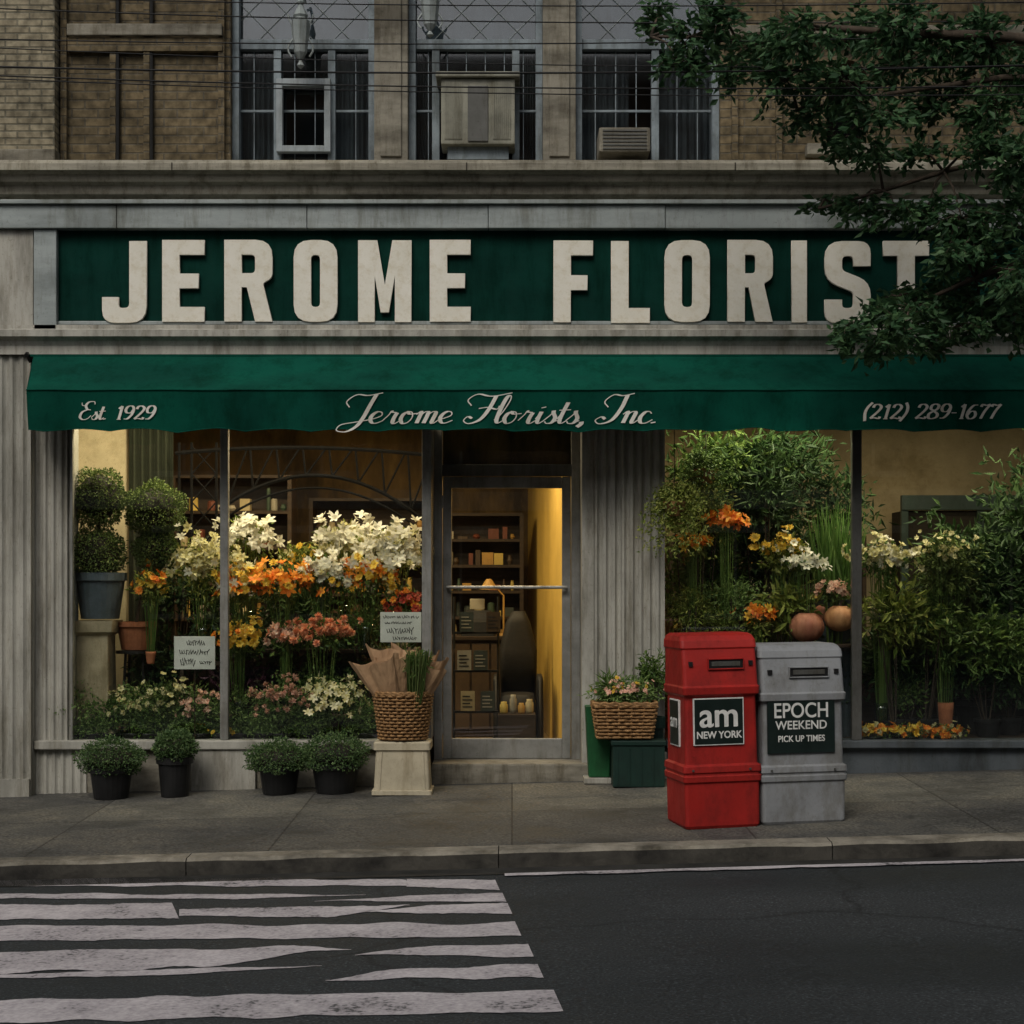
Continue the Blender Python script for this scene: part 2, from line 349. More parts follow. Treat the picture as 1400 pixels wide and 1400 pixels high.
kf=mat('kerb_face_shaded',(.07,.065,.055),.85,(.02,.019,.017),3,bump=.6,bsc=24)  # dark copy of the kerb granite, shade on the face painted in
x=-30.0
while x<30:
    w=1.83+random.uniform(-.2,.2); n=20
    V=[];V2=[]
    for i in range(n+1):
        xx=x+.003+(w-.006)*i/n; jy=.022*noise.noise(Vector((xx*4,1,0)))+.012*noise.noise(Vector((xx*13,1,0))); jz=.008*noise.noise(Vector((xx*3,7,0)))
        V+=[(xx,-2.803,walk(xx,-2.8)+.003),(xx,-2.965+jy,walk(xx,-3)+.003+jz),(xx,-2.99+jy,walk(xx,-3)-.014+jz)]
        V2+=[(xx,-2.99+jy,walk(xx,-3)-.014+jz),(xx,-2.975+jy*.3,walk(xx,-3)-.22)]
    Fc=[(3*i+j,3*i+j+1,3*i+4+j,3*i+3+j) for i in range(n) for j in range(2)]
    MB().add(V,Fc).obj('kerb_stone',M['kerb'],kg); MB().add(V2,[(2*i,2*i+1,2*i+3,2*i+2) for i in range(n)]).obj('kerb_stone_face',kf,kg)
    x+=w
sheet('gutter',[(-60,-3.2),(60,-3.2),(60,-2.95),(-60,-2.95)],lambda x,y:road(x)+.004,mat('gutter_concrete',(.03,.029,.026),.8,(.012,.012,.01),4,(1,1,1),bump=.4))

def paintmat():
    m,nt,b=newmat('worn_road_paint'); L=nt.links
    tc=N(nt,'ShaderNodeTexCoord')
    n1=N(nt,'ShaderNodeTexNoise'); n1.inputs['Scale'].default_value=2.0; n1.inputs['Detail'].default_value=10; n1.inputs['Roughness'].default_value=.75; L.new(tc.outputs['Object'],n1.inputs['Vector'])
    n2=N(nt,'ShaderNodeTexNoise'); n2.inputs['Scale'].default_value=45; n2.inputs['Detail'].default_value=4; L.new(tc.outputs['Object'],n2.inputs['Vector'])
    ad=N(nt,'ShaderNodeMath',operation='MULTIPLY_ADD'); L.new(n2.outputs[0],ad.inputs[0]); ad.inputs[1].default_value=.5; L.new(n1.outputs[0],ad.inputs[2])
    r=ramp(nt,[(.58,(.06,.06,.062)),(.67,(.29,.27,.285)),(.9,(.47,.44,.455))],ad.outputs[0]); L.new(r.outputs[0],b.inputs['Base Color'])
    b.inputs['Roughness'].default_value=.8; b.inputs['Specular IOR Level'].default_value=.2; return m
M['rpaint']=paintmat()
cw=group('crosswalk_marking',(-1.5,-5,road(-1.5)))
def bar(pl,pr,tl,bl,tr,br,amp=1.5,n=80,taperl=0,taperr=0):
    top=[];bot=[]
    s=random.uniform(0,100)
    for i in range(n+1):
        t=i/n; px=pl+(pr-pl)*t
        ty=tl+(tr-tl)*t+amp*noise.noise(Vector((px*.012,s,0)))*2+.9*noise.noise(Vector((px*.12,s,3)))
        by=bl+(br-bl)*t+amp*noise.noise(Vector((px*.014,s,9)))*2+.9*noise.noise(Vector((px*.12,s,6)))
        if taperl and t<taperl: ty=ty+(by-ty)*(1-t/taperl)
        if taperr and t>1-taperr: by=by-(by-ty)*((t-1+taperr)/taperr)
        if by<ty+.5: by=ty+.5
        a=onroad(px,ty); b=onroad(px+(by-ty)*.45*(t**6),by)
        top.append((*a,road(a[0])+.004)); bot.append((*b,road(b[0])+.004))
    MB().add(top+bot,[(i,n+1+i,n+2+i,i+1) for i in range(n)]).obj('painted_bar',M['rpaint'],cw)
bar(-300,555,1200,1212,1203,1212,1.2)
bar(556,677,1203,1213,1204,1217,.7,20)
bar(-300,500,1222,1230,1224,1229,1.2,80,0,.2)
bar(430,687,1229.5,1233,1221,1233,.8,30,.5)
bar(-300,235,1243,1261,1234,1256,1.5)
bar(245,560,1243,1252,1239,1254,1.5,50,0,.35)
bar(470,694,1243,1248,1236,1250,1,30,.5)
bar(-300,704,1269,1290,1263,1281,2)
bar(-300,480,1304,1338,1297,1318,2.5,90,0,.25)
bar(485,722,1297,1306,1292,1309,1.5,30,.3)
bar(445,735,1330,1340,1317,1338,2,40,.25)
bar(-300,440,1340,1342,1321,1331,1,60,.1,.3)
bar(-300,757,1372,1406,1356,1384,2.5)
def lane():
    n=60; a=[];b=[]
    for i in range(n+1):
        px=690+(2200-690)*i/n
        py=1196+(1176-1196)*(px-690)/710
        p=onroad(px,py); q=onroad(px,py+3.5+noise.noise(Vector((i,.3,0)))*1.5)
        a.append((*p,road(p[0])+.009)); b.append((*q,road(q[0])+.009))
    MB().add(a+b,[(i,n+1+i,n+2+i,i+1) for i in range(n)]).obj('edge_line_marking',M['rpaint'])
lane()

# ================================================================ SHOP BUILDING
B=group('florist_shop_building',(0,0,0))
YU=.25; TOP=9.2
def bx(*a,**k): return BOX(*a,**k)
u=lambda px: X(px,YU)
op=[(u(315),u(512)),(u(558),u(742)),(u(787),u(985))]
rw=(u(1130),u(1186))
ZT=7.4
mb=MB()
def wall(x0,x1,z0,z1): mb.box(x0,x1,YU,YU+.3,z0,z1)
wall(-9,op[0][0],4.5,TOP); wall(op[2][1],rw[0],4.5,TOP); wall(rw[1],9,4.5,TOP)
wall(rw[0],rw[1],4.5,5.1); 
rz=5.62; rc=(rw[0]+rw[1])/2; rr=(rw[1]-rw[0])/2
wall(rw[0],rw[1],rz+rr+.02,TOP)
for (a,b) in op: wall(a,b,ZT,TOP)
mb.obj('brick_wall',M['brick'],B)
mb=MB(); n=12
for sgn in (-1,1):
    for i in range(n):
        a0=math.pi/2*i/n; a1=math.pi/2*(i+1)/n
        xa=rc+sgn*rr*math.cos(a0); xb=rc+sgn*rr*math.cos(a1)
        mb.add([(xa,YU,rz+rr*math.sin(a0)),(xb,YU,rz+rr*math.sin(a1)),(xb,YU,rz+rr+.02),(xa,YU,rz+rr+.02),
                (xa,YU+.3,rz+rr*math.sin(a0)),(xb,YU+.3,rz+rr*math.sin(a1))],[(0,1,2,3),(0,4,5,1)])
mb.obj('window_arch',M['brick'],B)
bx('arched_window_pane',rw[0],rw[1],YU+.2,YU+.22,5.1,rz+rr,M['glassU'],B)
for (a,b) in ((op[0][1],op[1][0]),(op[1][1],op[2][0])):
    mb=MB().box(a,b,YU-.04,YU+.3,4.5,TOP)
    mb.box(a+.05,b-.05,YU-.06,YU-.043,5.0,ZT-.2)
    mb.obj('stone_pilaster',M['stone'],B,bevel=.008)
bx('brick_pier',-4.62,u(82),YU-.16,YU-.003,4.5,TOP,M['brickL'],B)
bx('pier_base_stone',-4.66,u(84),YU-.19,YU-.003,4.92,Z(205,.1),M['stone'],B,bevel=.012)
for px in (85,152,198,300,1000,1060,1330):
    bx('brick_rib',u(px),u(px+8),YU-.05,YU-.002,4.5,TOP,M['brick'],B)
for px in (162,208): 
    MB().tube([(u(px),YU-.03,4.9),(u(px),YU-.03,TOP)],.018,8).obj('recess_shade_tube',M['iron'],B)  # dark tubes stand in for the shaded recess lines in the brick
bx('stone_band',u(95),u(306),YU-.09,YU-.052,Z(50,.2),Z(34,.2),M['stone'],B,bevel=.01)
bx('stone_band',u(989),8,YU-.09,YU-.052,Z(52,.2),Z(36,.2),M['stone'],B,bevel=.01)
bx('stone_band',u(95),u(306),YU-.06,YU-.004,Z(70,.2),Z(52,.2),M['brick'],B)
bx('stone_sill_band',u(1100),u(1215),YU-.12,YU-.002,5.0,5.09,M['stone'],B,bevel=.01)
bx('parapet_cornice',-9.1,9.1,YU-.3,YU+.4,TOP,TOP+.35,M['cornice'],B,bevel=.03)
bx('roof',-9,9,YU+.3,14,TOP-.3,TOP-.1,M['dark'],B)
bx('side_wall',-9,-8.8,YU+.301,14,0,TOP-.31,M['brick'],B); bx('side_wall',8.8,9,YU+.301,14,0,TOP-.31,M['brick'],B)
bx('rear_wall',-8.8,8.8,13.8,14,0,TOP-.31,M['brick'],B)
bx('upper_floor_slab',-8.79,8.79,YU+.302,13.79,4.5,4.62,M['dark'],B)
bx('upper_room_back',-8.7,8.7,2.6,2.7,4.63,TOP-.32,mat('dim_room_wall',(.1,.095,.085),.9),B)

cm=mat('grey_curtain',(.36,.38,.37),.9,(.2,.21,.21),2)
def upwin(a,b,idx):
    yf=YU+.14; fr=M['bluegrey']; mb=MB()
    def mu(x0,x1,z0,z1,dy=0): mb.box(x0,x1,yf-dy,yf+.06,z0,z1)
    mu(a,a+.055,4.93,ZT,.06); mu(b-.055,b,4.93,ZT,.06)
    mu(a+.055,b-.055,ZT-.05,ZT); mu(a+.055,b-.055,4.93,5.0,.03)
    zt=Z(62,.4)
    mu(a+.055,b-.055,zt-.04,zt+.04,.02)
    w=b-a
    if idx==0: ms=[.31,.69]
    elif idx==1: ms=[.2,.8]
    else: ms=[.56]
    for t in ms: mu(a+w*t-.03,a+w*t+.03,5.0,zt-.04,.01)
    k=7
    for i in range(1,k):
        x=a+w*i/k
        if min(abs(x-(a+w*t)) for t in ms)>.06: mb.box(x-.004,x+.004,yf+.02,yf+.035,5.0,zt-.04)
    for zz in (5.42,): mb.box(a+.055,b-.055,yf+.018,yf+.036,zz-.01,zz+.01)
    mb.obj('window_frame',fr,B,bevel=.004)
    bx('window_pane',a+.05,b-.05,yf+.045,yf+.049,5.0,ZT-.05,M['glassU'],B)
    bx('window_sill',a-.06,b+.06,YU-.1,YU+.14,4.86,4.928,M['stone'],B,bevel=.01)
    mb=MB()
    spans=((.03,.34),(.66,.97)) if idx==0 else (((.03,.2),(.8,.97)) if idx==1 else ((.03,.38),(.56,.97)))
    for (s0,s1) in spans:
        n=60; V=[]
        for i in range(n+1):
            x=a+w*(s0+(s1-s0)*i/n); y=yf+.12+.02*math.sin(i*.9)+.01*math.sin(i*.37)
            V+=[(x,y,4.95),(x,y,ZT)]
        mb.add(V,[(2*i,2*i+2,2*i+3,2*i+1) for i in range(n)])
    mb.obj('curtain',cm,B)
    bx('top_light_blind',a+.06,b-.06,yf+.07,yf+.075,zt+.03,ZT-.06,M['bluegrey'],B)
    mb=MB(); z0=zt+.04; z1=ZT-.05; st=.3
    x=a+.05-(z1-z0)
    while x<b:
        for sg in (0,1):
            xa,xb=(x,x+(z1-z0)) if sg==0 else (x+(z1-z0),x)
            za,zb=z0,z1; lo,hi=a+.055,b-.055
            if max(xa,xb)>lo+.01 and min(xa,xb)<hi-.01:
                at=lambda xx:(xx,za+(zb-za)*(xx-xa)/(xb-xa))
                P=[p if lo<=p[0]<=hi else (at(lo) if p[0]<lo else at(hi)) for p in ((xa,za),(xb,zb))]
                mb.tube([(P[0][0],yf+.038-.004*sg,P[0][1]),(P[1][0],yf+.038-.004*sg,P[1][1])],.003,4)
        x+=st
    mb.obj('diamond_lattice',M['metal'],B)
for i,(a,b) in enumerate(op): upwin(a,b,i)
a0,b0=X(378,.33),X(452,.33); z0,z1=Z(208,.33),Z(108,.33)
mb=MB().box(a0,a0+.05,.31,.385,z0,z1).box(b0-.05,b0,.31,.385,z0,z1).box(a0+.05,b0-.05,.31,.385,z1-.06,z1).box(a0+.05,b0-.05,.31,.385,z0,z0+.05)
mb.obj('storm_sash',mat('pale_sash',(.33,.37,.39),.6,grime=.3),B,bevel=.004)
ac=group('window_air_conditioner',S(652,150,.1))
creamm=mat('ac_cream_metal',(.27,.265,.21),.6,(.16,.157,.125),4,grime=.4)
xa,xb=X(603,.1),X(704,.1); za,zb=Z(198,.1),Z(108,.1)
bx('casing',xa,xb,.08,.38,za,zb,creamm,ac,bevel=.012)
bx('hood',xa-.04,xb+.04,.04,.38,zb+.002,zb+.045,creamm,ac,bevel=.01)
mb=MB()
for i in range(9):
    for (s0,s1) in ((xa+.03,xa+.17),(xb-.17,xb-.03)):
        x=s0+(s1-s0)*i/9; mb.box(x,x+.008,.07,.079,za+.04,zb-.03)
mb.obj('louvres',creamm,ac)
bx('centre_panel',(xa+xb)/2-.08,(xa+xb)/2+.08,.068,.079,za+.02,zb-.06,M['darkalu'],ac,bevel=.004)
bx('bracket',xa+.05,xb-.05,.15,.38,za-.1,za-.002,M['bluegrey'],ac)
ac=group('window_air_conditioner',S(850,190,.1))
xa,xb=X(818,.1),X(888,.1); za,zb=Z(212,.1),Z(178,.1)
bx('casing',xa,xb,.0,.38,za,zb,M['stone'],ac,bevel=.02)
mb=MB()
for i in range(6): mb.box(xa+.03,xb-.03,-.008,-.001,za+.02+i*.028,za+.032+i*.028)
mb.obj('louvres',M['darkalu'],ac)
def lantern(px,py,h):
    c=S(px,py,.05); g=group('wall_lantern',c)
    prof=[(.005,-h*.5),(.03,-h*.46),(.012,-h*.4),(.05,-h*.3),(.07,-h*.05),(.075,h*.1),(.05,h*.14),(.06,h*.17),(.02,h*.3),(.03,h*.34),(.006,h*.5)]
    MB().lathe(c,prof,8).obj('lantern_body',M['metal'],g)
    mb=MB(); mb.tube([(c[0],c[1],c[2]+h*.5),(c[0],c[1]+.02,c[2]+h*.6),(c[0],c[1]+.14,c[2]+h*.62),(c[0],c[1]+.3,c[2]+h*.5)],.012,6)
    for sgn in (-1,1):
        mb.tube([(c[0]+sgn*(.07+.03*math.sin(t*.9)),c[1],c[2]-h*.35+h*.06*t) for t in range(10)],.008,5)
    mb.obj('bracket',M['metal'],g)
lantern(411,40,.62); lantern(588,8,.5)

def profile_x(name,prof,x0,x1,m,parent):
    n=len(prof); V=[(x0,y,z) for y,z in prof]+[(x1,y,z) for y,z in prof]
    Fc=[(i,(i+1)%n,n+(i+1)%n,n+i) for i in range(n)]+[tuple(range(n-1,-1,-1)),tuple(range(n,2*n))]
    return MB().add(V,Fc).obj(name,m,parent)
profile_x('cornice',[(.249,4.86),(-.28,4.85),(-.3,4.82),(-.3,4.77),(-.24,4.75),(-.22,4.70),(-.17,4.68),(-.15,4.62),(-.1,4.60),(-.1,4.56),(.249,4.56)],-9,9,M['cornice'],B)
for xx in (-2.6,-.35,1.7,3.3): bx('cornice_joint',xx,xx+.008,-.303,-.29,4.765,4.825,M['dark'],B)
bx('shadow_gap',-4.6,9,.0,.24,4.40,4.555,M['dark'],B)
bx('fascia_backing',-4.6,9,.02,.24,3.36,4.398,M['dark'],B)
mt=M['metal']
x=-4.02
for px in (160,420,668,910,1160,1420,1700,2300):
    xe=min(9,X(px,-.14)); MB().box(x,xe-.004,-.14-random.uniform(0,.008),.015,Z(312,-.14),Z(280,-.14)).obj('sign_top_band',mt,B,bevel=.006); x=xe
bx('sign_top_lip',-4.05,9,-.18,-.0,Z(280,-.14)+.002,Z(276,-.14)+.01,mt,B,bevel=.004)
zs0,zs1=Z(458,-.1),Z(312,-.14)-.002
bx('sign_side_frame',X(46,-.12),X(77,-.12),-.12,.015,zs0,zs1,mt,B,bevel=.006)
bx('sign_outer_frame',-4.02,X(45,-.12)-.003,-.10,.015,zs0-.0,zs1,M['paint'],B,bevel=.008)
profile_x('sign_lower_moulding',[(.015,3.62),(-.12,3.615),(-.12,3.585),(-.155,3.57),(-.2,3.565),(-.2,3.515),(-.15,3.49),(-.13,3.45),(-.13,3.385),(.015,3.385)],-4.04,9,M['paint'],B)

# ---- sign
sg=group('shop_sign',(0,-.1,4.1))
bx('board',X(79,-.06),9,-.06,.012,3.622,zs1-.001,M['sign'],sg)
bx('lower_trim',X(79,-.06),9,-.085,-.062,3.622,3.65,mt,sg,bevel=.004)
LZ0=Z(440,-.1); LH=Z(329,-.1)-LZ0; stx=.13
def rnd(poly,rad,seg=4):
    out=[]; n=len(poly)
    for i,(p) in enumerate(poly):
        r=rad[i] if hasattr(rad,'__len__') else rad
        P=Vector((*p,0)); A=Vector((*poly[i-1],0)); C=Vector((*poly[(i+1)%n],0))
        if r<=0: out.append((P.x,P.y)); continue
        a=(A-P).normalized(); c=(C-P).normalized(); r1=min(r,(A-P).length*.49,(C-P).length*.49)
        p0=P+a*r1; p1=P+c*r1
        for k in range(seg+1):
            t=k/seg; q=p0*(1-t)**2+P*2*t*(1-t)+p1*t*t; out.append((q.x,q.y))
    return out
def letter(ch,x0,x1):
    w=x1-x0; h=LH; s=stx; polys=[]
    if ch=='E': polys=[[(0,0),(w,0),(w,s*.85),(s,s*.85),(s,h/2-s*.42),(w*.86,h/2-s*.42),(w*.86,h/2+s*.42),(s,h/2+s*.42),(s,h-s*.85),(w,h-s*.85),(w,h),(0,h)]]
    if ch=='F': polys=[[(0,0),(s,0),(s,h/2-s*.5),(w*.86,h/2-s*.5),(w*.86,h/2+s*.35),(s,h/2+s*.35),(s,h-s*.85),(w,h-s*.85),(w,h),(0,h)]]
    if ch=='L': polys=[[(0,0),(w,0),(w,s*.85),(s,s*.85),(s,h),(0,h)]]
    if ch=='I': polys=[[(0,0),(w,0),(w,h),(0,h)]]
    if ch=='T': polys=[[(w/2-s/2,0),(w/2+s/2,0),(w/2+s/2,h-s*.85),(w,h-s*.85),(w,h),(0,h),(0,h-s*.85),(w/2-s/2,h-s*.85)]]
    if ch=='O': polys=[rnd([(0,0),(w,0),(w,h),(0,h)],.13),rnd([(s,s*.85),(s,h-s*.85),(w-s,h-s*.85),(w-s,s*.85)],.04)]
    if ch=='J': polys=[rnd([(0,0),(w,0),(w,h),(w-s,h),(w-s,s*.85),(s*.95,s*.85),(s*.95,s*1.5),(0,s*1.5)],[.1,.13,0,0,.04,.03,0,0])]
    if ch=='M': polys=[[(0,0),(s*.95,0),(s*.95,h*.62),(w/2-.03,h*.12),(w/2+.03,h*.12),(w-s*.95,h*.62),(w-s*.95,0),(w,0),(w,h),(w-s*1.1,h),(w/2,h*.42),(s*1.1,h),(0,h)]]
    if ch=='R':
        m=h*.44
        polys=[rnd([(0,0),(s,0),(s,m-.01),(w*.47,m-.01),(w-s,0),(w,0),(w*.80,m+.02),(w,m+.06),(w,h),(0,h)],[0,0,0,0,0,0,.02,.08,.13,0]),
               rnd([(s,m+s*.72),(s,h-s*.85),(w-s,h-s*.85),(w-s,m+s*.72)],[0,0,.035,.035])]
    if ch=='S':
        polys=[rnd([(0,0),(w,0),(w,h*.5),(s*1.0,h*.64),(s*1.0,h-s*.85),(w-s,h-s*.85),(w-s,h*.70),(w,h*.70),(w,h),(0,h),(0,h*.52),(w-s,h*.38),(w-s,s*.85),(s,s*.85),(s,h*.28),(0,h*.28)],
               [.13,.13,.1,.03,.04,.04,0,0,.13,.13,.1,.03,.04,.04,0,0])]
    cu=D.curves.new('letter_'+ch,'CURVE'); cu.dimensions='2D'; cu.fill_mode='BOTH'; cu.extrude=.012; cu.bevel_depth=.003
    for p in polys:
        sp=cu.splines.new('POLY'); sp.points.add(len(p)-1)
        for i,q in enumerate(p): sp.points[i].co=(q[0],q[1],0,1)
        sp.use_cyclic_u=True
    o=D.objects.new('letter_'+ch,cu); SC.collection.objects.link(o)
    o.rotation_euler=(math.pi/2,random.uniform(-.004,.004),0); o.location=(x0,-.085,LZ0+random.uniform(-.006,.006)); cu.materials.append(M['cream'])
    o.parent=sg; o.matrix_parent_inverse=Matrix.Translation(-Vector(sg.location))
for ch,a,b in [('J',140,200),('E',222,279),('R',307,372),('O',402,461),('M',490,562),('E',588,643),('F',757,810),('L',836,888),('O',909,970),('R',995,1056),('I',1083,1103),('S',1128,1190),('T',1208,1270)]:
    letter(ch,X(a,-.1),X(b,-.1))

# ---------------------------------------------------------------- awning
aw=group('shop_awning',(0,-.6,3.0))
YF=-.62; AZ1=3.375; AZ0=Z(533,YF); AZB=Z(586,YF); AXL=X(36,YF); AXR=7.2
def rip(x,zz):
    t=max(0,(AZ0-zz)/(AZ0-AZB)); return YF+.05*t+.018*t*math.sin(x*5.1)+.01*t*math.sin(x*13+1)+.014*t*noise.noise(Vector((x*2.5,zz*5,0)))
nx=400; rows=10
V=[]
for j in range(rows+1):
    t=j/rows
    for i in range(nx+1):
        s=i/nx; xl=-3.70+(AXL+3.70)*t; x=xl+(AXR-xl)*s
        sag=-.022*math.sin(math.pi*t)*(.6+.4*math.sin(x*2.3))+.008*math.sin(x*4.2)*math.sin(math.pi*t)
        V.append((x,-.135+(YF+.135)*t,AZ1+(AZ0-AZ1)*t+sag+.016*noise.noise(Vector((x*1.5,t*3,5)))*math.sin(math.pi*min(1,t+.1))+(.006*noise.noise(Vector((x*2,0,2))) if j==rows else 0)))
MB().add(V,[(j*(nx+1)+i,(j+1)*(nx+1)+i,(j+1)*(nx+1)+i+1,j*(nx+1)+i+1) for j in range(rows) for i in range(nx)]).obj('canvas_top',M['awning'],aw,smooth=True)
V=[]
for j in range(rows+1):
    for i in range(nx+1):
        s=i/nx; x=AXL+(AXR-AXL)*s; t=j/rows
        bz=AZB+.018*abs(math.sin(x*math.pi/.5))**.7-.014+.022*noise.noise(Vector((x*3,0,1)))
        zz=AZ0-.002+(bz-AZ0)*t; V.append((x,rip(x,AZ0+(AZB-AZ0)*t),zz))
MB().add(V,[(j*(nx+1)+i,(j+1)*(nx+1)+i,(j+1)*(nx+1)+i+1,j*(nx+1)+i+1) for j in range(rows) for i in range(nx)]).obj('canvas_valance',M['awning'],aw,smooth=True)
P=[V[rows*(nx+1)+i] for i in range(nx+1)]
MB().tube(P,.004,5).obj('valance_hem',M['awning'],aw)
MB().tube([(AXL+(AXR-AXL)*i/120,YF-.003,AZ0+.004*noise.noise(Vector((i*.3,0,0)))) for i in range(121)],.006,6).obj('front_piping',M['awning'],aw,smooth=True)
for xx,xb in ((AXL,-3.70),(AXR,AXR)):
    MB().add([(xb,-.136,AZ1),(xx,YF,AZ0),(xx,YF+.05,AZB),(xb,-.136,AZB+.03)],[(0,1,2,3)]).obj('end_panel',M['awning'],aw)
mb=MB(); mb.tube([(AXL,YF+.025,AZ0-.015),(AXR,YF+.025,AZ0-.015)],.012,6)
for x in (AXL+.02,-1.5,0,1.5,3,4.5,6,AXR-.02): mb.tube([(x,YF+.025,AZ0-.015),(x,-.13,AZ0-.05)],.01,6)
mb.obj('support_frame',M['alu'],aw)
mb=MB(); mb.box(-3.74,AXR,-.15,-.132,3.365,3.383); mb.obj('head_rail',M['awning'],aw)
mb=MB(); mb.tube([(-3.72,-.14,3.33),(-3.73,-.2,3.38),(-3.72,-.26,3.36)],.018,6); mb.obj('arm_bracket',M['iron'],aw)

# stroke lettering
GL={
'e':([[(0,.12),(.12,.17),(.26,.27),(.24,.38),(.14,.4),(.05,.3),(.03,.15),(.1,.02),(.2,.01),(.34,.1)]],.33),
'r':([[(0,.1),(.1,.3),(.13,.42),(.17,.39),(.28,.37)],[(.28,.37),(.25,.2),(.25,.05),(.31,.0),(.42,.1)]],.4),
'o':([[(.14,.4),(.05,.32),(.02,.15),(.1,0),(.22,.04),(.28,.2),(.24,.37),(.14,.4),(.2,.32),(.38,.34)]],.36),
'm':([[(0,.3),(.07,.4),(.1,.34),(.08,0)],[(.08,.15),(.16,.36),(.24,.4),(.27,.33),(.25,0)],[(.25,.15),(.33,.36),(.41,.4),(.45,.33),(.43,.05),(.48,.0),(.58,.12)]],.57),
'n':([[(0,.3),(.07,.4),(.1,.34),(.08,0)],[(.08,.15),(.16,.36),(.25,.4),(.29,.33),(.27,.05),(.32,.0),(.42,.12)]],.41),
'l':([[(0,.1),(.12,.35),(.2,.78),(.17,.95),(.1,.9),(.06,.6),(.05,.15),(.11,0),(.22,.1)]],.21),
'i':([[(0,.15),(.08,.4)],[(.08,.4),(.06,.1),(.11,0),(.22,.1)],[(.09,.56),(.1,.53)]],.21),
's':([[(0,.1),(.12,.3),(.15,.44)],[(.15,.44),(.17,.35),(.25,.18),(.2,.02),(.08,0),(.03,.07)],[(.2,.02),(.32,.1)]],.3),
't':([[(0,.15),(.1,.45),(.12,.72)],[(.12,.72),(.08,.3),(.08,.08),(.14,0),(.25,.1)],[(-.02,.45),(.25,.47)]],.23),
'c':([[(.26,.33),(.2,.4),(.1,.38),(.03,.2),(.08,.02),(.2,0),(.34,.12)]],.33),
'J':([[(.05,.55),(-.06,.75),(.12,.98),(.4,.96),(.72,1.05)],[(.58,1.0),(.52,.6),(.47,.2),(.38,-.12),(.18,-.3),(-.05,-.25),(.0,-.06),(.3,.03),(.62,.12)]],.62),
'F':([[(.05,.6),(-.08,.8),(.1,1.0),(.45,.93),(.9,1.05)],[(.55,.95),(.5,.5),(.38,.12),(.15,-.02),(0,.08),(.06,.22),(.18,.16)],[(.25,.5),(.45,.54),(.68,.48),(.72,.6)]],.72),
'I':([[(.1,.55),(-.03,.75),(.12,.98),(.35,.95),(.6,1.03)],[(.45,.97),(.42,.5),(.3,.1),(.05,-.02),(-.08,.1),(.03,.22),(.14,.14)]],.52),
'E':([[(.58,.85),(.52,1.0),(.3,.98),(.2,.78),(.3,.58),(.45,.54)],[(.3,.56),(.1,.42),(.05,.15),(.2,0),(.4,.05),(.52,.22)],[(.2,.78),(.05,.8),(.0,.95)]],.56),
'1':([[(.1,.6),(.22,.75)],[(.22,.75),(.21,0)],[(.12,0),(.3,0)]],.36),
'9':([[(.38,.55),(.3,.38),(.12,.38),(.05,.55),(.12,.73),(.28,.75),(.38,.6),(.36,.3),(.22,.05),(.06,.02)]],.46),
'2':([[(.06,.58),(.1,.72),(.25,.75),(.37,.62),(.3,.4),(.05,.02)],[(.05,.02),(.2,.05),(.38,.02),(.42,.12)]],.46),
'8':([[(.22,.4),(.08,.52),(.1,.7),(.24,.76),(.36,.68),(.34,.52),(.22,.4),(.06,.25),(.08,.05),(.22,0),(.38,.08),(.38,.24),(.22,.4)]],.46),
'6':([[(.38,.72),(.2,.68),(.06,.4),(.05,.15),(.16,0),(.32,.04),(.38,.2),(.3,.38),(.14,.36),(.06,.2)]],.46),
'7':([[(.06,.62),(.1,.74),(.25,.7),(.4,.75)],[(.4,.75),(.25,.4),(.16,0)]],.42),
'(':([[(.24,.85),(.1,.6),(.05,.3),(.12,-.12)]],.26),')':([[(.05,.85),(.16,.6),(.16,.3),(.0,-.12)]],.26),
'-':([[(.02,.3),(.22,.3)]],.27),'.':([[(.05,.04),(.06,.0)]],.18),',':([[(.08,.06),(.09,-.02),(.02,-.12)]],.2),' ':([],.28)}
def catmull(P,k=8):
    if len(P)==2: return [tuple(np.array(P[0])*(1-t)+np.array(P[1])*t) for t in np.linspace(0,1,k)]
    Q=[2*np.array(P[0])-np.array(P[1])]+[np.array(p) for p in P]+[2*np.array(P[-1])-np.array(P[-2])]
    out=[]
    for i in range(1,len(Q)-2):
        for t in np.linspace(0,1,k,endpoint=False):
            a,b,c,d=Q[i-1],Q[i],Q[i+1],Q[i+2]
            out.append(tuple(.5*((2*b)+(-a+c)*t+(2*a-5*b+4*c-d)*t*t+(-a+3*b-3*c+d)*t**3)))
    out.append(tuple(P[-1])); return out
def script(name,text,x0,x1,z0,cap,shear=.4,thin=.028,thick=.085,parent=None):
    tot=sum(GL[c][1] for c in text); kx=(x1-x0-shear*cap*.5)/(tot); mb=MB(); pen=0;
    cnt=0
    for c in text:
        for st in GL[c][0]:
            P=catmull(st); P=np.array(P); n=len(P)
            T=np.gradient(P,axis=0); ln=np.maximum(np.linalg.norm(T,axis=1),1e-6); T/=ln[:,None]
            dn=np.clip(-T[:,1],0,1)**1.3
            if c in '()-1278690': dn=np.clip(np.abs(T[:,1]),0,1)
            w=(thin+(thick-thin)*dn)
            if c in '.i,' and len(st)<=3 and abs(st[0][1]-st[-1][1])<.2: w=w*0+thick*1.1
            V=[]
            for i in range(n):
                Nn=np.array([-T[i,1],T[i,0]]); 
                for sgn in (-1,1):
                    q=P[i]+Nn*sgn*w[i]/2
                    xx=x0+(pen+q[0])*kx+q[1]*cap*shear; zz=z0+q[1]*cap
                    V.append((xx,rip(xx,zz)-.009-.0004*(cnt%5),zz))
            mb.add(V,[(2*i,2*i+1,2*i+3,2*i+2) for i in range(n-1)]); cnt+=1
        pen+=GL[c][1]
    return mb.obj(name,M['awtext'],parent)
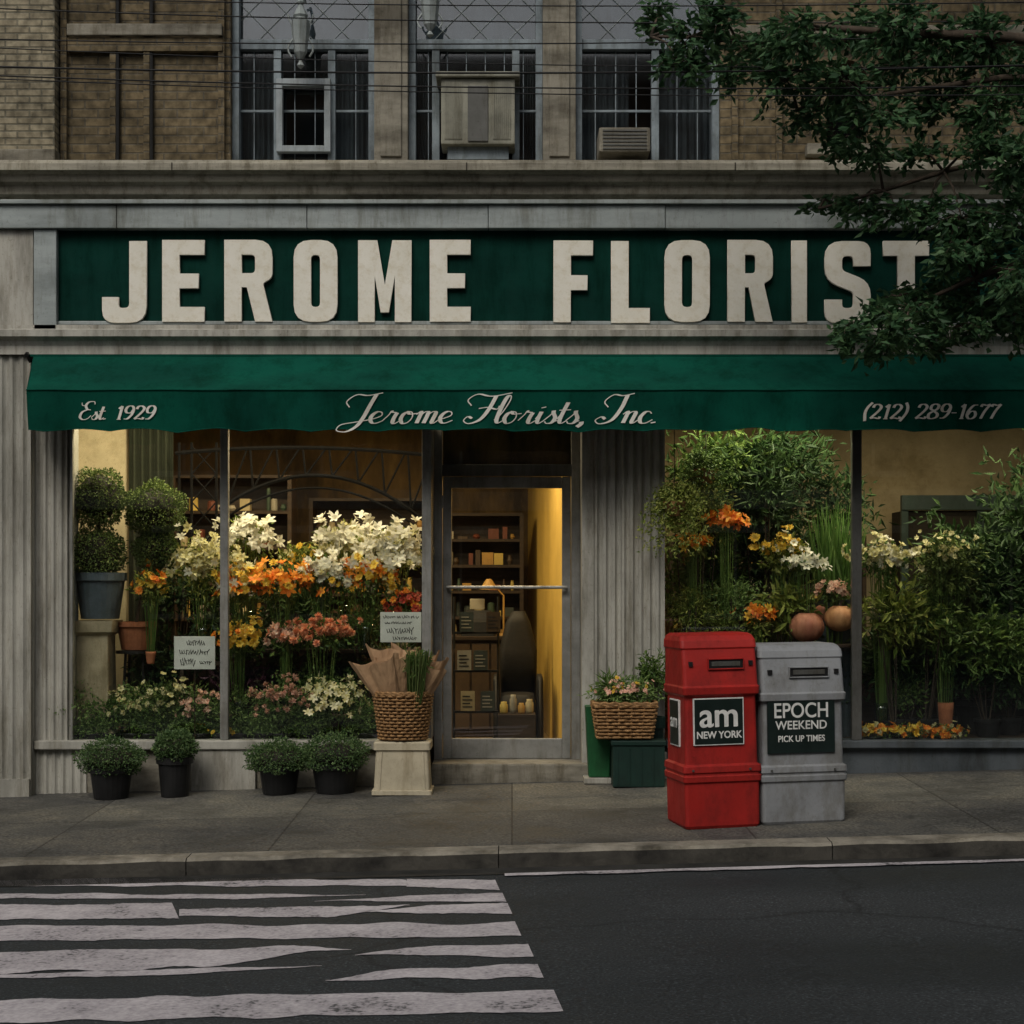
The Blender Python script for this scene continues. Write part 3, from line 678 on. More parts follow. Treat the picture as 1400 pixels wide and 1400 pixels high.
script('lettering_centre','Jerome Florists, Inc.',X(466,YF),X(908,YF),Z(578,YF),.212,parent=aw,thin=.03,thick=.1)
script('lettering_est','Est. 1929',X(105,YF),X(214,YF),Z(573,YF),.13,shear=.3,parent=aw,thin=.04,thick=.12)
script('lettering_phone','(212) 289-1677',X(1180,YF),X(1368,YF),Z(572,YF),.14,shear=.25,parent=aw,thin=.045,thick=.12)

# ---------------------------------------------------------------- ground-floor facade
def fluted(name,x0,x1,y,z0,z1,n,dep=.02,m=M['paint2'],back=.2):
    mb=MB(); prof=[]; w=(x1-x0)/n
    for i in range(n):
        a=x0+w*i
        prof+=[(a,y),(a+w*.28,y)]
        for k in range(1,5):
            t=k/5; prof.append((a+w*.28+w*.72*t*1.0,y+dep*math.sin(math.pi*t)))
    prof.append((x1,y)); prof+=[(x1,y+back),(x0,y+back)]
    n_=len(prof); V=[(a,b,z0) for a,b in prof]+[(a,b,z1) for a,b in prof]
    Fc=[(i,(i+1)%n_,n_+(i+1)%n_,n_+i) for i in range(n_)]+[tuple(range(n_,2*n_))]
    return mb.add(V,Fc).obj(name,m,B)
GB=-.35
fluted('corner_column',-4.06,X(42,-.1),-.10,GB,3.38,4)
bx('corner_column_side',X(42,-.1)+.001,X(48,-.0),-.06,.1,GB,3.38,M['paint'],B)
fluted('corner_column_base',-4.08,X(40,-.12),-.13,GB,Z(1065,-.1),3,.005)
fluted('jamb_column',X(48)+.001,X(92),.0,Z(1012),3.38,4,.02)
bx('jamb_return',X(92)+.001,X(96),.03,.25,Z(1012),3.38,M['paint2'],B)
zb=Z(1012); fluted('bulkhead_flutes',X(48)+.002,X(118),.0,GB,zb-.07,6,.015)
bx('bulkhead_panel',X(118)+.001,X(262),.01,.2,GB,zb-.07,M['stone'],B,bevel=.004)
bx('bulkhead_stone',X(262)+.001,X(350),-.03,.2,GB,zb-.07,M['paint'],B,bevel=.01)
bx('bulkhead_panel',X(350)+.001,X(583),.01,.2,GB,zb-.07,M['stone'],B,bevel=.004)
bx('window_ledge',X(48)+.003,X(590),-.05,.2,zb-.068,zb,M['paint2'],B,bevel=.008)
bx('window_head',X(92),X(586),-.0,.08,2.86,3.38,M['darkalu'],B)
bx('window_head',X(905),7.2,-.0,.08,2.86,3.38,M['darkalu'],B)
bx('door_head',X(588),X(820),.0,.1,2.88,3.38,M['darkalu'],B)
bx('mullion',X(301),X(312),-.01,.06,zb+.001,2.859,M['alu'],B,bevel=.005)
bx('mullion_frame_left',X(96)+.001,X(99),.0,.05,zb+.001,2.859,M['alu'],B)
bx('window_end_post',X(577),X(590),-.02,.36,zb+.001,2.879,M['alu'],B,bevel=.006)
bx('glass_pane',X(99)+.001,X(301)-.001,.02,.026,zb+.001,2.86,M['glass'],B)
bx('glass_pane',X(312)+.001,X(577)-.001,.02,.026,zb+.001,2.86,M['glass'],B)
YD=.36
xl,xr=X(592,YD),X(788,YD); dz0=Z(1037,YD); dz1=Z(652,YD)
bx('door_frame_left',X(590)+.002,xl+.075,YD-.02,YD+.1,.02,3.38,M['alu'],B,bevel=.006)
bx('door_frame_right',xr-.04,xr+.03,YD-.02,YD+.1,.02,3.38,M['alu'],B,bevel=.006)
bx('transom_bar',xl+.076,xr-.041,YD-.02,YD+.1,dz1+.005,dz1+.1,M['darkalu'],B,bevel=.006)
bx('transom_panel',xl+.076,xr-.041,YD+.03,YD+.034,dz1+.101,2.95,M['glass'],B)
bx('transom_blind',xl+.076,xr-.041,YD+.06,YD+.07,dz1+.101,2.95,M['brownw'],B)
bx('transom_upper_bar',xl+.076,xr-.041,YD-.01,YD+.08,2.951,3.38,M['darkalu'],B)
bx('entrance_return',xr+.031,X(812,.1),.06,YD+.1,-.1,3.38,M['paint2'],B,bevel=.006)
fluted('entrance_column_inner',X(812,.1)+.002,X(850),.04,GB,3.38,3,.025)
fluted('entrance_column',X(850)+.001,X(909),.0,GB,3.38,5,.022,back=.3)
bx('entrance_column_plinth',X(846),X(911),-.03,-.001,GB,.3,M['paint2'],B,bevel=.006)
bx('door_step',X(590),X(818),-.02,YD+.25,-.2,Z(1042,.1),M['stone'],B,bevel=.015)
dl,dr=xl+.08,xr-.045
door=MB(); fw=.07
door.box(dl,dl+fw,YD,YD+.05,dz0,dz1); door.box(dr-fw,dr,YD,YD+.05,dz0,dz1)
door.box(dl+fw,dr-fw,YD,YD+.05,dz1-.09,dz1); door.box(dl+fw,dr-fw,YD,YD+.05,dz0,dz0+.16)
door.obj('door_leaf',M['alu'],B,bevel=.006)
bx('door_glass',dl+fw+.001,dr-fw-.001,YD+.02,YD+.026,dz0+.161,dz1-.091,M['glass'],B)
mb=MB().tube([(dl+.03,YD-.05,Z(803,YD)),(dr-.03,YD-.05,Z(803,YD))],.013,8)
for xx in (dl+.04,dr-.04): mb.tube([(xx,YD-.05,Z(803,YD)),(xx,YD,Z(803,YD))],.012,6)
mb.obj('push_bar',M['alu'],B)
mb=MB()
for zz in (dz0+.2,dz1-.25): mb.tube([(dl-.005,YD-.006,zz),(dl-.005,YD-.006,zz+.1)],.012,8)
mb.obj('hinge',M['alu'],B)
zr=Z(1012); bx('right_bulkhead',X(911)+.001,7.2,.01,.2,-.1,zr-.06,M['darkrock'],B,bevel=.004)
bx('right_window_ledge',X(911)+.001,7.2,-.05,.2,zr-.058,zr,M['darkrock'],B,bevel=.008)
bx('mullion',X(1165),X(1178),-.01,.06,zr+.001,2.859,M['darkalu'],B,bevel=.005)
bx('mullion',X(1690),X(1703),-.01,.06,zr+.001,2.859,M['darkalu'],B,bevel=.005)
for a,b in ((X(909)+.002,X(1165)-.001),(X(1178)+.001,X(1690)-.001),(X(1703)+.001,7.1)):
    bx('glass_pane',a,b,.02,.026,zr+.001,2.86,M['glass'],B)
bx('right_end_pier',7.2,9,.0,.3,-.3,4.5,M['brick'],B)
bx('left_neighbour_pier',-9,-4.09,.02,.3,-.6,4.56,M['brickL'],B)

# interior shell
PX=.62
bx('shop_floor',-4.0,7.2,.205,8,-.05,.17,M['floor'],B)
bx('shop_back_wall',-4.0,PX,6.0,6.1,.171,4.3,M['brownw'],B)
bx('shop_back_wall',PX+.001,7.2,4.4,4.5,.171,4.3,M['creamw'],B)
bx('shop_ceiling',-4.0,7.2,.25,6.1,3.39,3.45,M['creamw'],B)
bx('shop_side_wall',-4.08,-4.0,.2,6.1,.17,3.4,M['creamw'],B)
bx('shop_side_wall',7.12,7.2,.32,6.1,.17,3.4,M['creamw'],B)
pa=[(.46,.7),(.53,.7),(.38,5.99),(.18,5.99)]
MB().add([(a,b,.171) for a,b in pa]+[(a,b,3.38) for a,b in pa],[(0,1,5,4),(1,2,6,5),(2,3,7,6),(3,0,4,7),(4,5,6,7)]).obj('partition_wall',M['yellow'],B)
bx('window_deck',-3.98,X(583),.205,1.0,.175,.36,M['wood'],B)
bx('window_deck',X(911),7.1,.205,1.0,.175,zr-.01,M['wood'],B)
bx('added_dim_panel',X(911),7.1,1.06,1.1,.176,1.15,M['wood'],B)  # dark boards added to stand in for the dim lower part of the windows
bx('added_dim_panel',X(245,1.2),X(570,1.2),1.2,1.23,.176,1.02,M['wood'],B)
bx('deck_jamb',X(583)+.02,X(583)+.06,.47,1.0,.175,.9,M['wood'],B)
bx('display_end_wall',-3.99,X(172,1.15),1.15,1.2,.176,3.38,M['creamw'],B)
MBd=MB(); n=40; V=[]
for i in range(n+1):
    xx=X(176,1.2)+(X(238,1.2)-X(176,1.2))*i/n; V+=[(xx,1.2+.03*math.sin(i*.9),.2),(xx,1.2+.03*math.sin(i*.9),3.38)]
MBd.add(V,[(2*i,2*i+2,2*i+3,2*i+1) for i in range(n)]).obj('dark_drape',mat('dark_green_drape',(.03,.035,.02),.9),B)

cols=[mat('ware_%d'%i,c,.5) for i,c in enumerate([(.42,.35,.2),(.16,.05,.028),(.42,.24,.06),(.05,.06,.05),(.34,.31,.24),(.07,.045,.025),(.55,.4,.1),(.05,.08,.05)])]
def shelf(x0,x1,y0,z1,levels,name='shelving_unit',dep=.4):
    g=group(name,((x0+x1)/2,y0,.17)); mb=MB()
    mb.box(x0,x0+.04,y0,y0+dep,.172,z1); mb.box(x1-.04,x1,y0,y0+dep,.172,z1); mb.box(x0+.04,x1-.04,y0+dep-.02,y0+dep,.172,z1)
    H=(z1-.2)/levels
    wares=[MB() for _ in cols]
    for i in range(levels+1):
        z=.2+H*i; mb.box(x0+.04,x1-.04,y0,y0+dep-.021,z-.03,z)
        if i==levels: break
        x=x0+.05
        while x<x1-.12:
            w=random.uniform(.03,.12); h=random.uniform(.15,.75)*H; k=random.randrange(len(cols)); q=random.random(); yy=y0+random.uniform(.08,.2)
            if q<.4: wares[k].lathe((x+w/2,yy,z+.001),[(w*.45,0),(w*.5,h*.1),(w*.48,h*.9),(w*.3,h)],12)
            elif q<.6: wares[k].lathe((x+w/2,yy,z+.001),[(w*.25,0),(w*.5,h*.3),(w*.3,h*.6),(w*.35,h*.7)],12)
            elif q<.9: wares[k].box(x,x+w,yy-.05,yy+.08,z+.001,z+h*random.uniform(.4,.9))
            x+=w+random.uniform(-.005,.05)
    mb.obj('shelf_frame',M['wood'],g)
    for k,wb in enumerate(wares):
        if wb.v: wb.obj('wares',cols[k],g)
shelf(-3.4,-2.2,3.6,2.7,7); shelf(-2.1,-.85,4.2,2.5,7); shelf(-.75,.12,4.3,2.35,8)
shelf(1.6,3.6,3.9,2.1,6)
g=group('flower_cooler',(4.9,3.6,.17)); tm=mat('cooler_teal_metal',(.03,.055,.05),.5,(.02,.035,.03),3)
bx('cabinet',3.95,6.2,3.72,4.3,.172,2.35,M['dark'],g)
mb=MB()
for xx in (3.9,4.66,5.42,6.18): mb.box(xx,xx+.07,3.66,3.719,.172,2.35)
mb.box(3.9,6.25,3.64,3.719,2.351,2.5); mb.box(3.971,6.179,3.665,3.715,.172,.4); mb.obj('door_frames',tm,g,bevel=.004)
mb=MB()
for xx in (4.1,4.4,4.9,5.2,5.7,5.95): addbush(mb,(xx,3.66,1.5+random.uniform(-.4,.4)),(.14,.05,.2),60,.08,.03)
mb.obj('cut_stems',G3,g)
def counter(x0,x1,y0,y1,h):
    g=group('shop_counter',((x0+x1)/2,y0,.17))
    bx('counter_body',x0+.04,x1-.04,y0+.04,y1,.172,.17+h-.04,M['wood'],g,bevel=.006)
    bx('counter_top',x0,x1,y0,y1+.02,.17+h-.038,.17+h,M['wood'],g,bevel=.006)
    for i in range(3):
        w=(x1-x0-.12)/3; bx('drawer_front',x0+.06+i*w,x0+.04+(i+1)*w,y0+.02,y0+.039,.25,.1+h,cols[5],g,bevel=.004)
    return g
counter(-.62,.05,2.6,3.2,.95)
g=group('cash_register',(-.3,2.6,1.12)); MB().loft([(1.122,-.48,-.16,2.65,2.95,.02),(1.25,-.47,-.17,2.67,2.95,.02),(1.36,-.44,-.2,2.8,2.95,.02)]).obj('register_body',M['black'],g)
bx('register_display',-.4,-.26,2.82,2.85,1.37,1.47,cols[4],g,bevel=.005)
g=group('desk_lamp',(-.1,2.8,1.12)); mb=MB().tube([(-.08,2.8,1.122),(-.08,2.8,1.5),(-.2,2.78,1.62)],.01); mb.lathe((-.22,2.78,1.56),[(.09,0),(.03,.09),(.02,.1)],14,cap=False); mb.lathe((-.08,2.8,1.121),[(.07,0),(.06,.02)],14); mb.obj('lamp_body',cols[2],g)
g=group('magazine_rack',(-.3,1.3,.2))
mb=MB()
for zz in (.5,.85,1.18): mb.box(-.5,-.12,1.3,1.34,zz,zz+.02)
mb.tube([(-.5,1.34,.17),(-.5,1.4,1.5)],.012); mb.tube([(-.12,1.34,.17),(-.12,1.4,1.5)],.012); mb.obj('rack_frame',M['iron'],g)
for i,(xx,zz,c) in enumerate(((-.47,.87,4),(-.33,.87,3),(-.44,.52,0),(-.27,.52,3),(-.45,1.2,3),(-.22,1.2,5))): 
    mb=MB().box(xx,xx+.12,1.285,1.299,zz,zz+.17); mb.obj('magazine',cols[c],g)
    mb=MB()
    for q in range(4): mb.box(xx+.015,xx+.1-.02*(q%2),1.281,1.284,zz+.03+q*.03,zz+.04+q*.03)
    mb.obj('cover_print',M['ink'] if c!=3 else cols[4],g)
g=group('armchair',(.05,1.9,.17)); ch=mat('black_leather',(.012,.011,.01),.6)
MB().loft([(.172,-.12,.22,1.75,2.2,.03),(.45,-.12,.22,1.72,2.2,.05),(.62,-.1,.2,1.72,2.2,.06),(.63,-.06,.16,1.76,2.16,.06)]).obj('seat',ch,g,smooth=True)
MB().loft([(.55,-.1,.22,2.2,2.34,.05),(1.0,-.12,.23,2.26,2.4,.06),(1.25,-.06,.17,2.3,2.42,.06),(1.36,.0,.12,2.32,2.4,.04)]).obj('backrest',ch,g,smooth=True)
for xx in (-.17,.22): MB().loft([(.172,xx,xx+.06,1.75,2.25,.03),(.75,xx,xx+.06,1.72,2.25,.03),(.79,xx+.01,xx+.05,1.74,2.24,.02)]).obj('armrest',ch,g,smooth=True)
g=group('jar_display',(.02,1.2,.17)); bx('low_stand',-.12,.2,1.15,1.4,.172,.5,M['wood'],g,bevel=.005)
for i,(xx,h,r) in enumerate(((-.07,.1,.035),(.01,.16,.03),(.08,.09,.03),(.15,.12,.035))): MB().lathe((xx,1.25+.03*(i%2),.501),[(r*.9,0),(r,h*.2),(r,h*.75),(r*.7,h*.85),(r*.75,h)],14).obj('jar',cols[(6,4,2,0)[i]],g,smooth=True)

def strip(x0,x1,y,z,e,wd=.12,tilt=0,col=(1,.74,.42)):
    g=group('unseen_ceiling_lamp',((x0+x1)/2,y,z))
    bx('housing',x0,x1,y-wd/2-.02,y+wd/2+.02,z+.012,z+.06,M['paint'],g)
    bx('diffuser',x0+.02,x1-.02,y-wd/2,y+wd/2,z,z+.011,M['lamp'],g)
    l=D.lights.new('lamp_light','AREA'); l.shape='RECTANGLE'; l.size=x1-x0; l.size_y=wd; l.energy=e; l.color=col
    o=D.objects.new('lamp_light',l); SC.collection.objects.link(o); o.location=((x0+x1)/2,y,z-.01); o.rotation_euler=(tilt,0,0); o.parent=g; o.matrix_parent_inverse=Matrix.Translation(-Vector(g.location))
strip(-3.8,-.8,.3,3.25,82,tilt=math.radians(10),col=(1,.84,.58)); strip(1.3,4.9,.3,3.25,84,tilt=math.radians(10),col=(1,.87,.64))  # window strips added out of view to brighten the flower displays
strip(-3.4,-.9,2.4,3.3,75); strip(-.45,.25,1.6,3.3,48); strip(1.4,4.6,2.4,3.3,26)

g=group('iron_arch_trellis',(-1.6,1.1,2.4)); mb=MB(); ya=1.08
def A(px,py): return S(px,py,ya)
topf=lambda px:612+(px-400)**2*.0003
arcf=lambda px:650+((px-430)/150)**2*62
mb.tube([A(px,topf(px)) for px in range(240,590,15)],.018); mb.tube([A(px,arcf(px)) for px in range(300,590,12)],.018); mb.tube([A(px,arcf(px)+17) for px in range(300,590,12)],.011)
for px in range(306,580,36):
    mb.tube([A(px,topf(px)),A(px+4,arcf(px+4))],.01)
    mb.tube([A(px+32,topf(px+32)),A(px+4,arcf(px+4))],.009)
for px in (245,262,296): mb.tube([A(px,605),A(px,1010)],.012)
for k in range(10):
    y0=610+k*38; mb.tube([A(262,y0),A(296,y0+38)],.007); mb.tube([A(296,y0),A(262,y0+38)],.007)
mb.obj('trellis_bars',mat('black_iron_matt',(.006,.0055,.005),.9,spec=.1),g)

# ================================================================ PLANTS
def pot(g,c,r0,r1,h,m,rim=.012):
    MB().lathe(c,[(r0,0),(r1*.97,h*.82),(r1+rim,h*.83),(r1+rim,h),(r1-.005,h),(r1-.012,h*.93)],24).obj('pot',m,g)
    MB().lathe(c,[(.001,h*.9),(r1-.014,h*.9)],20,cap=False).obj('soil',M['soil'],g)
def core(g,c,r,m=None):  # dark ball standing in for the shade inside the foliage
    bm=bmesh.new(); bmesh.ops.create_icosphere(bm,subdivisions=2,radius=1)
    me=D.meshes.new('inner_shade_ball'); 
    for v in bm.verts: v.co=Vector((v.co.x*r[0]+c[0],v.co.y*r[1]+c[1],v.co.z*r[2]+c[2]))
    bm.to_mesh(me); bm.free(); me.materials.append(M['dark']); o=D.objects.new('inner_shade_ball',me); SC.collection.objects.link(o); o.parent=g; o.matrix_parent_inverse=Matrix.Translation(-Vector(g.location))

def topiary(balls,y,potpx,potm,base=None):
    c0=S(potpx[0],potpx[3],y); g=group('topiary_plant',c0)
    k=(13+y)/F
    for (px,py,r) in balls:
        c=S(px,py,y); R_=r*k
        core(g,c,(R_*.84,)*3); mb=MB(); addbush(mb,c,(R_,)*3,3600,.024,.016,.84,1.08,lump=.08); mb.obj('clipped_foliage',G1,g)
    h=(potpx[3]-potpx[2])*k; pot(g,c0,potpx[1]*k*.75,potpx[1]*k,h,potm)
    MB().tube([(c0[0],y,c0[2]+h*.9),S(balls[0][0],balls[0][1],y)],.012,6).obj('stem',M['bark'],g)
    return g
topiary([(135,680,37),(133,757,37)],.3,(137,34,783,846),M['zinc'])
topiary([(212,697,37),(214,752,28)],.45,(186,26,850,888),M['terra'])
c=S(130,1010,.3); g=group('plaster_pedestal',c)
hz=Z(848,.3)-c[2]-.0
MB().loft([(c[2],c[0]-.17,c[0]+.19,.13,.49,.01),(c[2]+.06,c[0]-.17,c[0]+.19,.13,.49,.01),(c[2]+.09,c[0]-.13,c[0]+.14,.17,.45,.01),(c[2]+hz-.12,c[0]-.12,c[0]+.13,.18,.44,.01),(c[2]+hz-.09,c[0]-.15,c[0]+.17,.14,.48,.01),(c[2]+hz-.001,c[0]-.16,c[0]+.18,.13,.49,.01)]).obj('pedestal_body',M['pedestal'],g)
def stand(px,py,y,w=.2,name='plant_stand',m=None,base=None):
    c=S(px,py,y); z0=.362 if base is None else base; g=group(name,(c[0],c[1],z0)); mb=MB()
    mb.lathe((c[0],c[1],c[2]-.025),[(w,0),(w,.024)],20)
    for k in range(4):
        a=math.pi/4+k*math.pi/2; mb.tube([(c[0]+w*.6*math.cos(a),c[1]+w*.6*math.sin(a),c[2]-.025),(c[0]+w*.85*math.cos(a),c[1]+w*.85*math.sin(a),z0)],.012)
    mb.lathe((c[0],c[1],(c[2]+z0)/2),[(w*.68,0),(w*.68,.012)],20)
    mb.obj('stand_frame',m or M['iron'],g)
stand(186,889,.45,.16)

def arrangement(name,px,py,y,rpx,rz,blooms,leafm,nleaf=500,base=None,vase=None,L=.05,W=.025,stemn=18,up=-.3):
    k=(13+y)/F; c=S(px,py,y); r=(rpx*k,rpx*k*.7,rz*k); zb=.362 if base is None else base
    g=group(name,(c[0],c[1],zb))
    mb=MB(); addbush(mb,c,(r[0]*.95,r[1]*.85,r[2]*.9) if blooms else r,nleaf,L,W,.4,1.08,lump=.25); mb.obj('leaves',leafm,g)
    for (m,n,pl,pw,kk,ball) in blooms:
        mb=MB(); addflowers(mb,c,r,n,pl,pw,kk,up,.65,1.22,ball); mb.obj('blooms',m,g)
    if vase:
        vr,vh,vm=vase; zt=zb+vh
        MB().lathe((c[0],c[1],zb+.001),[(vr*.7,0),(vr*.75,vh*.1),(vr,vh*.8),(vr*1.05,vh),(vr*.98,vh-.005),(vr*.7,vh*.15)],20).obj('vase',vm,g,smooth=True)
        mb=MB(); stems(mb,(c[0],c[1],zb+.03),vr*.6,(c[0],c[1],c[2]),r[0]*.6,stemn); mb.obj('stems',G2,g)
    return g
def dtable(x0,x1,y0,y1,h,name='display_table'):
    g=group(name,((x0+x1)/2,(y0+y1)/2,.36)); mb=MB().box(x0,x1,y0,y1,h-.03,h)
    for a in (x0+.03,x1-.06):
        for b in (y0+.03,y1-.06): mb.box(a,a+.03,b,b+.03,.362,h-.03)
    mb.box(x0+.04,x1-.04,y0+.04,y1-.04,.5,.52)
    mb.obj('table',M['wood'],g,bevel=.003)
dtable(X(245,.6),X(350,.6),.45,.95,.98); dtable(X(356,.6),X(572,.6),.45,.98,1.08)
T1,T2=.982,1.082
V1=(.06,.3,M['vase'])
wl=lambda m,n,s=1: (m,int(n*1.6),.07*s,.031*s,6,False)
mu=lambda m,n,s=1: (m,int(n*1.5),.042*s,.016*s,14,False)
arrangement('cream_flower_bouquet',278,778,.45,46,44,[wl(FC,46,.8),mu(FC,56,.85),wl(FW,16,.8)],G4,600,T1,V1)
arrangement('white_lily_bouquet',340,738,.7,38,28,[wl(FW,42)],G4,340,T1,(.06,.4,M['vase']))
arrangement('yellow_flower_bouquet',332,804,.4,36,36,[mu(FY,30),wl(FW,12,.8),mu(FC,20),wl(FO,12,.8)],G4,420,T1,(.05,.2,M['vase']))
arrangement('orange_lily_bouquet',386,799,.36,48,28,[wl(FO,52,.9),mu(FY,16)],G2,420,T2,(.07,.18,M['vase']))
arrangement('white_flower_bouquet',442,790,.38,34,28,[mu(FW,52,1.2),mu(FC,8)],G2,300,T2,(.06,.2,M['vase']))
arrangement('orange_flower_bouquet',500,798,.4,42,32,[wl(FO,26,.85),mu(FY,34,1.1),mu(FW,10),wl(FC,10,.8)],G2,360,T2,(.06,.2,M['vase']))
arrangement('white_lily_bouquet',472,745,.7,42,32,[wl(FW,48),mu(FC,14)],G4,320,T2,(.06,.35,M['vase']))
arrangement('white_lily_bouquet',535,762,.5,48,44,[wl(FW,86),mu(FC,16),wl(FC,10)],G4,460,T2,(.07,.3,M['vase']))
arrangement('mixed_filler_bouquet',420,766,.8,50,22,[mu(FY,12,.8),mu(FC,18,.7)],G4,600,T2,(.06,.25,M['vase']))
arrangement('red_flower_bouquet',553,828,.32,24,22,[mu(FR,24),mu(FO,12)],G2,150,T2-.25,(.04,.12,M['vase']))
arrangement('protea_bouquet',440,866,.24,44,24,[(FP,60,.042,.012,60,True)],G2,260,.362,(.075,.42,M['vase']))
arrangement('peach_flower_bouquet',392,872,.3,24,20,[mu(FK,26),wl(FP,8,.7)],G2,260,.362,(.06,.4,M['vase']))
arrangement('yellow_flower_bouquet',328,874,.28,30,28,[mu(FY,42),mu(FO,12)],G2,300,.362,(.06,.35,M['vase']))
arrangement('orange_potted_flowers',206,802,.28,20,24,[mu(FY,16,.9),mu(FO,16,.9)],G4,320,.97,(.04,.1,M['terra']))
def leafy(name,px,py,y,rx,rz,n,m,L=.09,W=.035,base=.362,up=None,potr=.1,poth=.16,potm=None,hollow=.3,stemn=8):
    k=(13+y)/F; c=S(px,py,y); g=group(name,(c[0],c[1],base))
    mb=MB(); addbush(mb,c,(rx*k,rx*k*.75,rz*k),n,L,W,hollow,1.08,lump=.28,out=.5); mb.obj('leaves',m,g)
    pot(g,(c[0],c[1],base+.001),potr*.75,potr,poth,potm or M['black'])
    mb=MB(); stems(mb,(c[0],c[1],base+poth*.8),potr*.4,c,rx*k*.6,stemn,.005); mb.obj('stems',M['bark'],g)
    return g
leafy('leafy_plant',240,800,.95,40,45,500,G3); leafy('leafy_plant',300,870,.7,45,50,700,G3); leafy('leafy_plant',370,900,.75,50,55,900,G3); leafy('leafy_plant',410,840,.8,50,40,700,G3); leafy('leafy_plant',480,900,.7,50,55,900,G3)
leafy('leafy_plant',550,930,.55,32,50,500,G3); leafy('leafy_plant',430,930,.5,40,30,500,G2,.06,.02); leafy('leafy_plant',215,910,.6,34,40,500,G3); leafy('purple_leaf_plant',330,930,.5,36,24,500,leafmat('purple_leaf',[(.03,.008,.02),(.07,.02,.04),(.05,.06,.03)]))
leafy('leafy_plant',500,850,.5,28,30,400,G2,.06,.02)
row=[(105,972,38,32,G5,[]),(150,975,28,26,G2,[]),(182,965,30,28,G5,[mu(FC,34,.7)]),(230,956,34,30,G1,[mu(FC,28,.65)]),(275,970,30,30,G5,[mu(FK,26,.75)]),(328,975,40,32,G5,[]),
     (385,963,38,36,G5,[(FK,95,.028,.011,30,True)]),(455,960,46,38,G5,[wl(FC,54,.62)]),(500,982,26,28,G5,[]),(418,990,30,22,G2,[]),(128,997,26,14,G5,[]),(205,990,28,20,G2,[]),(300,998,26,14,G5,[mu(FY,8,.6)]),(360,995,26,16,G5,[]),(250,990,24,20,G5,[])]
for (px,py,rx,rz_,lm,bl) in row:
    arrangement('potted_flowers' if bl else 'potted_shrub',px,py,.16+random.uniform(0,.05),rx,rz_,bl,lm,1200,.362,(.09,.07,M['black']),.032,.015,6)

def card(px0,px1,py0,py1,y,lines,rot=0,base=.36):
    a=S(px0,py1,y); b=S(px1,py0,y); g=group('price_sign',((a[0]+b[0])/2,y,a[2]))
    bx('card',a[0],b[0],y,y+.006,a[2],b[2],M['card'],g,bevel=.001)
    mb=MB(); w=b[0]-a[0]; h=b[2]-a[2]
    for (fy,x0,x1,am) in lines:
        P=[];n=int((x1-x0)*45)+6
        for i in range(n):
            t=i/(n-1); P.append((a[0]+w*(x0+(x1-x0)*t)+.006*math.cos(i*2.2),y-.002,a[2]+h*fy+am*h*math.sin(i*1.9+random.random())*(.5+.5*random.random())))
            if random.random()<.2 and len(P)>3:
                mb.tube(P,.0026,4); P=[]
        if len(P)>2: mb.tube(P,.0026,4)
    mb.obj('handwriting',M['ink'],g)
    MB().tube([((a[0]+b[0])/2,y+.012,a[2]+h*.8),((a[0]+b[0])/2,y+.012,base)],.005,5).obj('stake',M['wood'],g)
card(238,294,870,915,.06,[(.8,.3,.75,.1),(.52,.12,.85,.1),(.22,.15,.5,.14),(.2,.62,.9,.08)])
card(520,576,837,878,.06,[(.84,.06,.94,.07),(.64,.1,.8,.05),(.38,.15,.8,.13),(.13,.3,.88,.08)])

# right window plants
leafy('fern_plant',950,700,.4,50,50,1400,G4,.06,.018,base=.362,potr=.12,poth=.3)
def hangfern(px,py,y,nf,rm,drm,m):
    c=S(px,py,y); g=group('hanging_fern',c); mb=MB()
    for i in range(nf):
        a=random.uniform(0,6.28); r=random.uniform(.1,rm); dr=random.uniform(.02,drm); ss=random.uniform(.03,.14)
        P=[]
        for t in np.linspace(0,1,12):
            P.append((c[0]+math.cos(a)*r*t, min(-.03,c[1]+math.sin(a)*r*t*.6) if y<0 else max(.06,c[1]+math.sin(a)*r*t*.8), c[2]+.05+ss*math.sin(t*3.1)*1.2-dr*t*t))
        P=np.array(P); Pr=np.repeat(P,3,0)+rng.normal(size=(36,3))*.01
        mb.leaf(Pr,rng.normal(size=(36,3))+np.array([0,0,-.4]),.034,.017)
    mb.obj('fronds',m,g); MB().lathe((c[0],c[1],c[2]-.06),[(.05,0),(.1,.09),(.11,.11)],16).obj('basket',M['wicker'],g)
    MB().tube([(c[0],c[1],c[2]),(c[0],c[1],3.0)],.003,4).obj('hanging_wire',M['iron'],g)
hangfern(922,695,-.26,110,.3,.42,G4); hangfern(965,650,.3,80,.28,.4,G2)
leafy('leafy_plant',985,640,.7,70,50,1500,G2,.1,.03); leafy('leafy_plant',1000,700,.75,75,65,1900,G3,.1,.03); leafy('leafy_plant',1060,640,.8,70,50,1600,G3,.13,.03)
leafy('leafy_plant',1045,690,.55,50,40,700,G3,.12,.028)
leafy('leafy_plant',960,800,.65,55,60,1500,G2,.08,.028); leafy('leafy_plant',1060,760,.8,55,60,1300,G3,.09,.03); leafy('leafy_plant',1010,900,.6,100,60,2000,G2,.08,.03)
leafy('leafy_plant',1110,920,.6,60,55,1200,G3,.08,.03); leafy('leafy_plant',1140,700,.95,50,70,900,G3,.1,.03)
arrangement('orange_flower_plant',993,716,.22,20,20,[wl(FO,22,.95)],G2,160,.362,(.05,.3,M['terra']))
arrangement('orange_flower_plant',950,745,.2,18,16,[wl(FY,14,.75),wl(FO,8,.75)],G4,140,.362,(.05,.3,M['terra']))
arrangement('orange_flower_plant',1035,850,.2,20,24,[wl(FO,12,.85),wl(FY,10,.7)],G4,240,.362,(.05,.3,M['terra']))
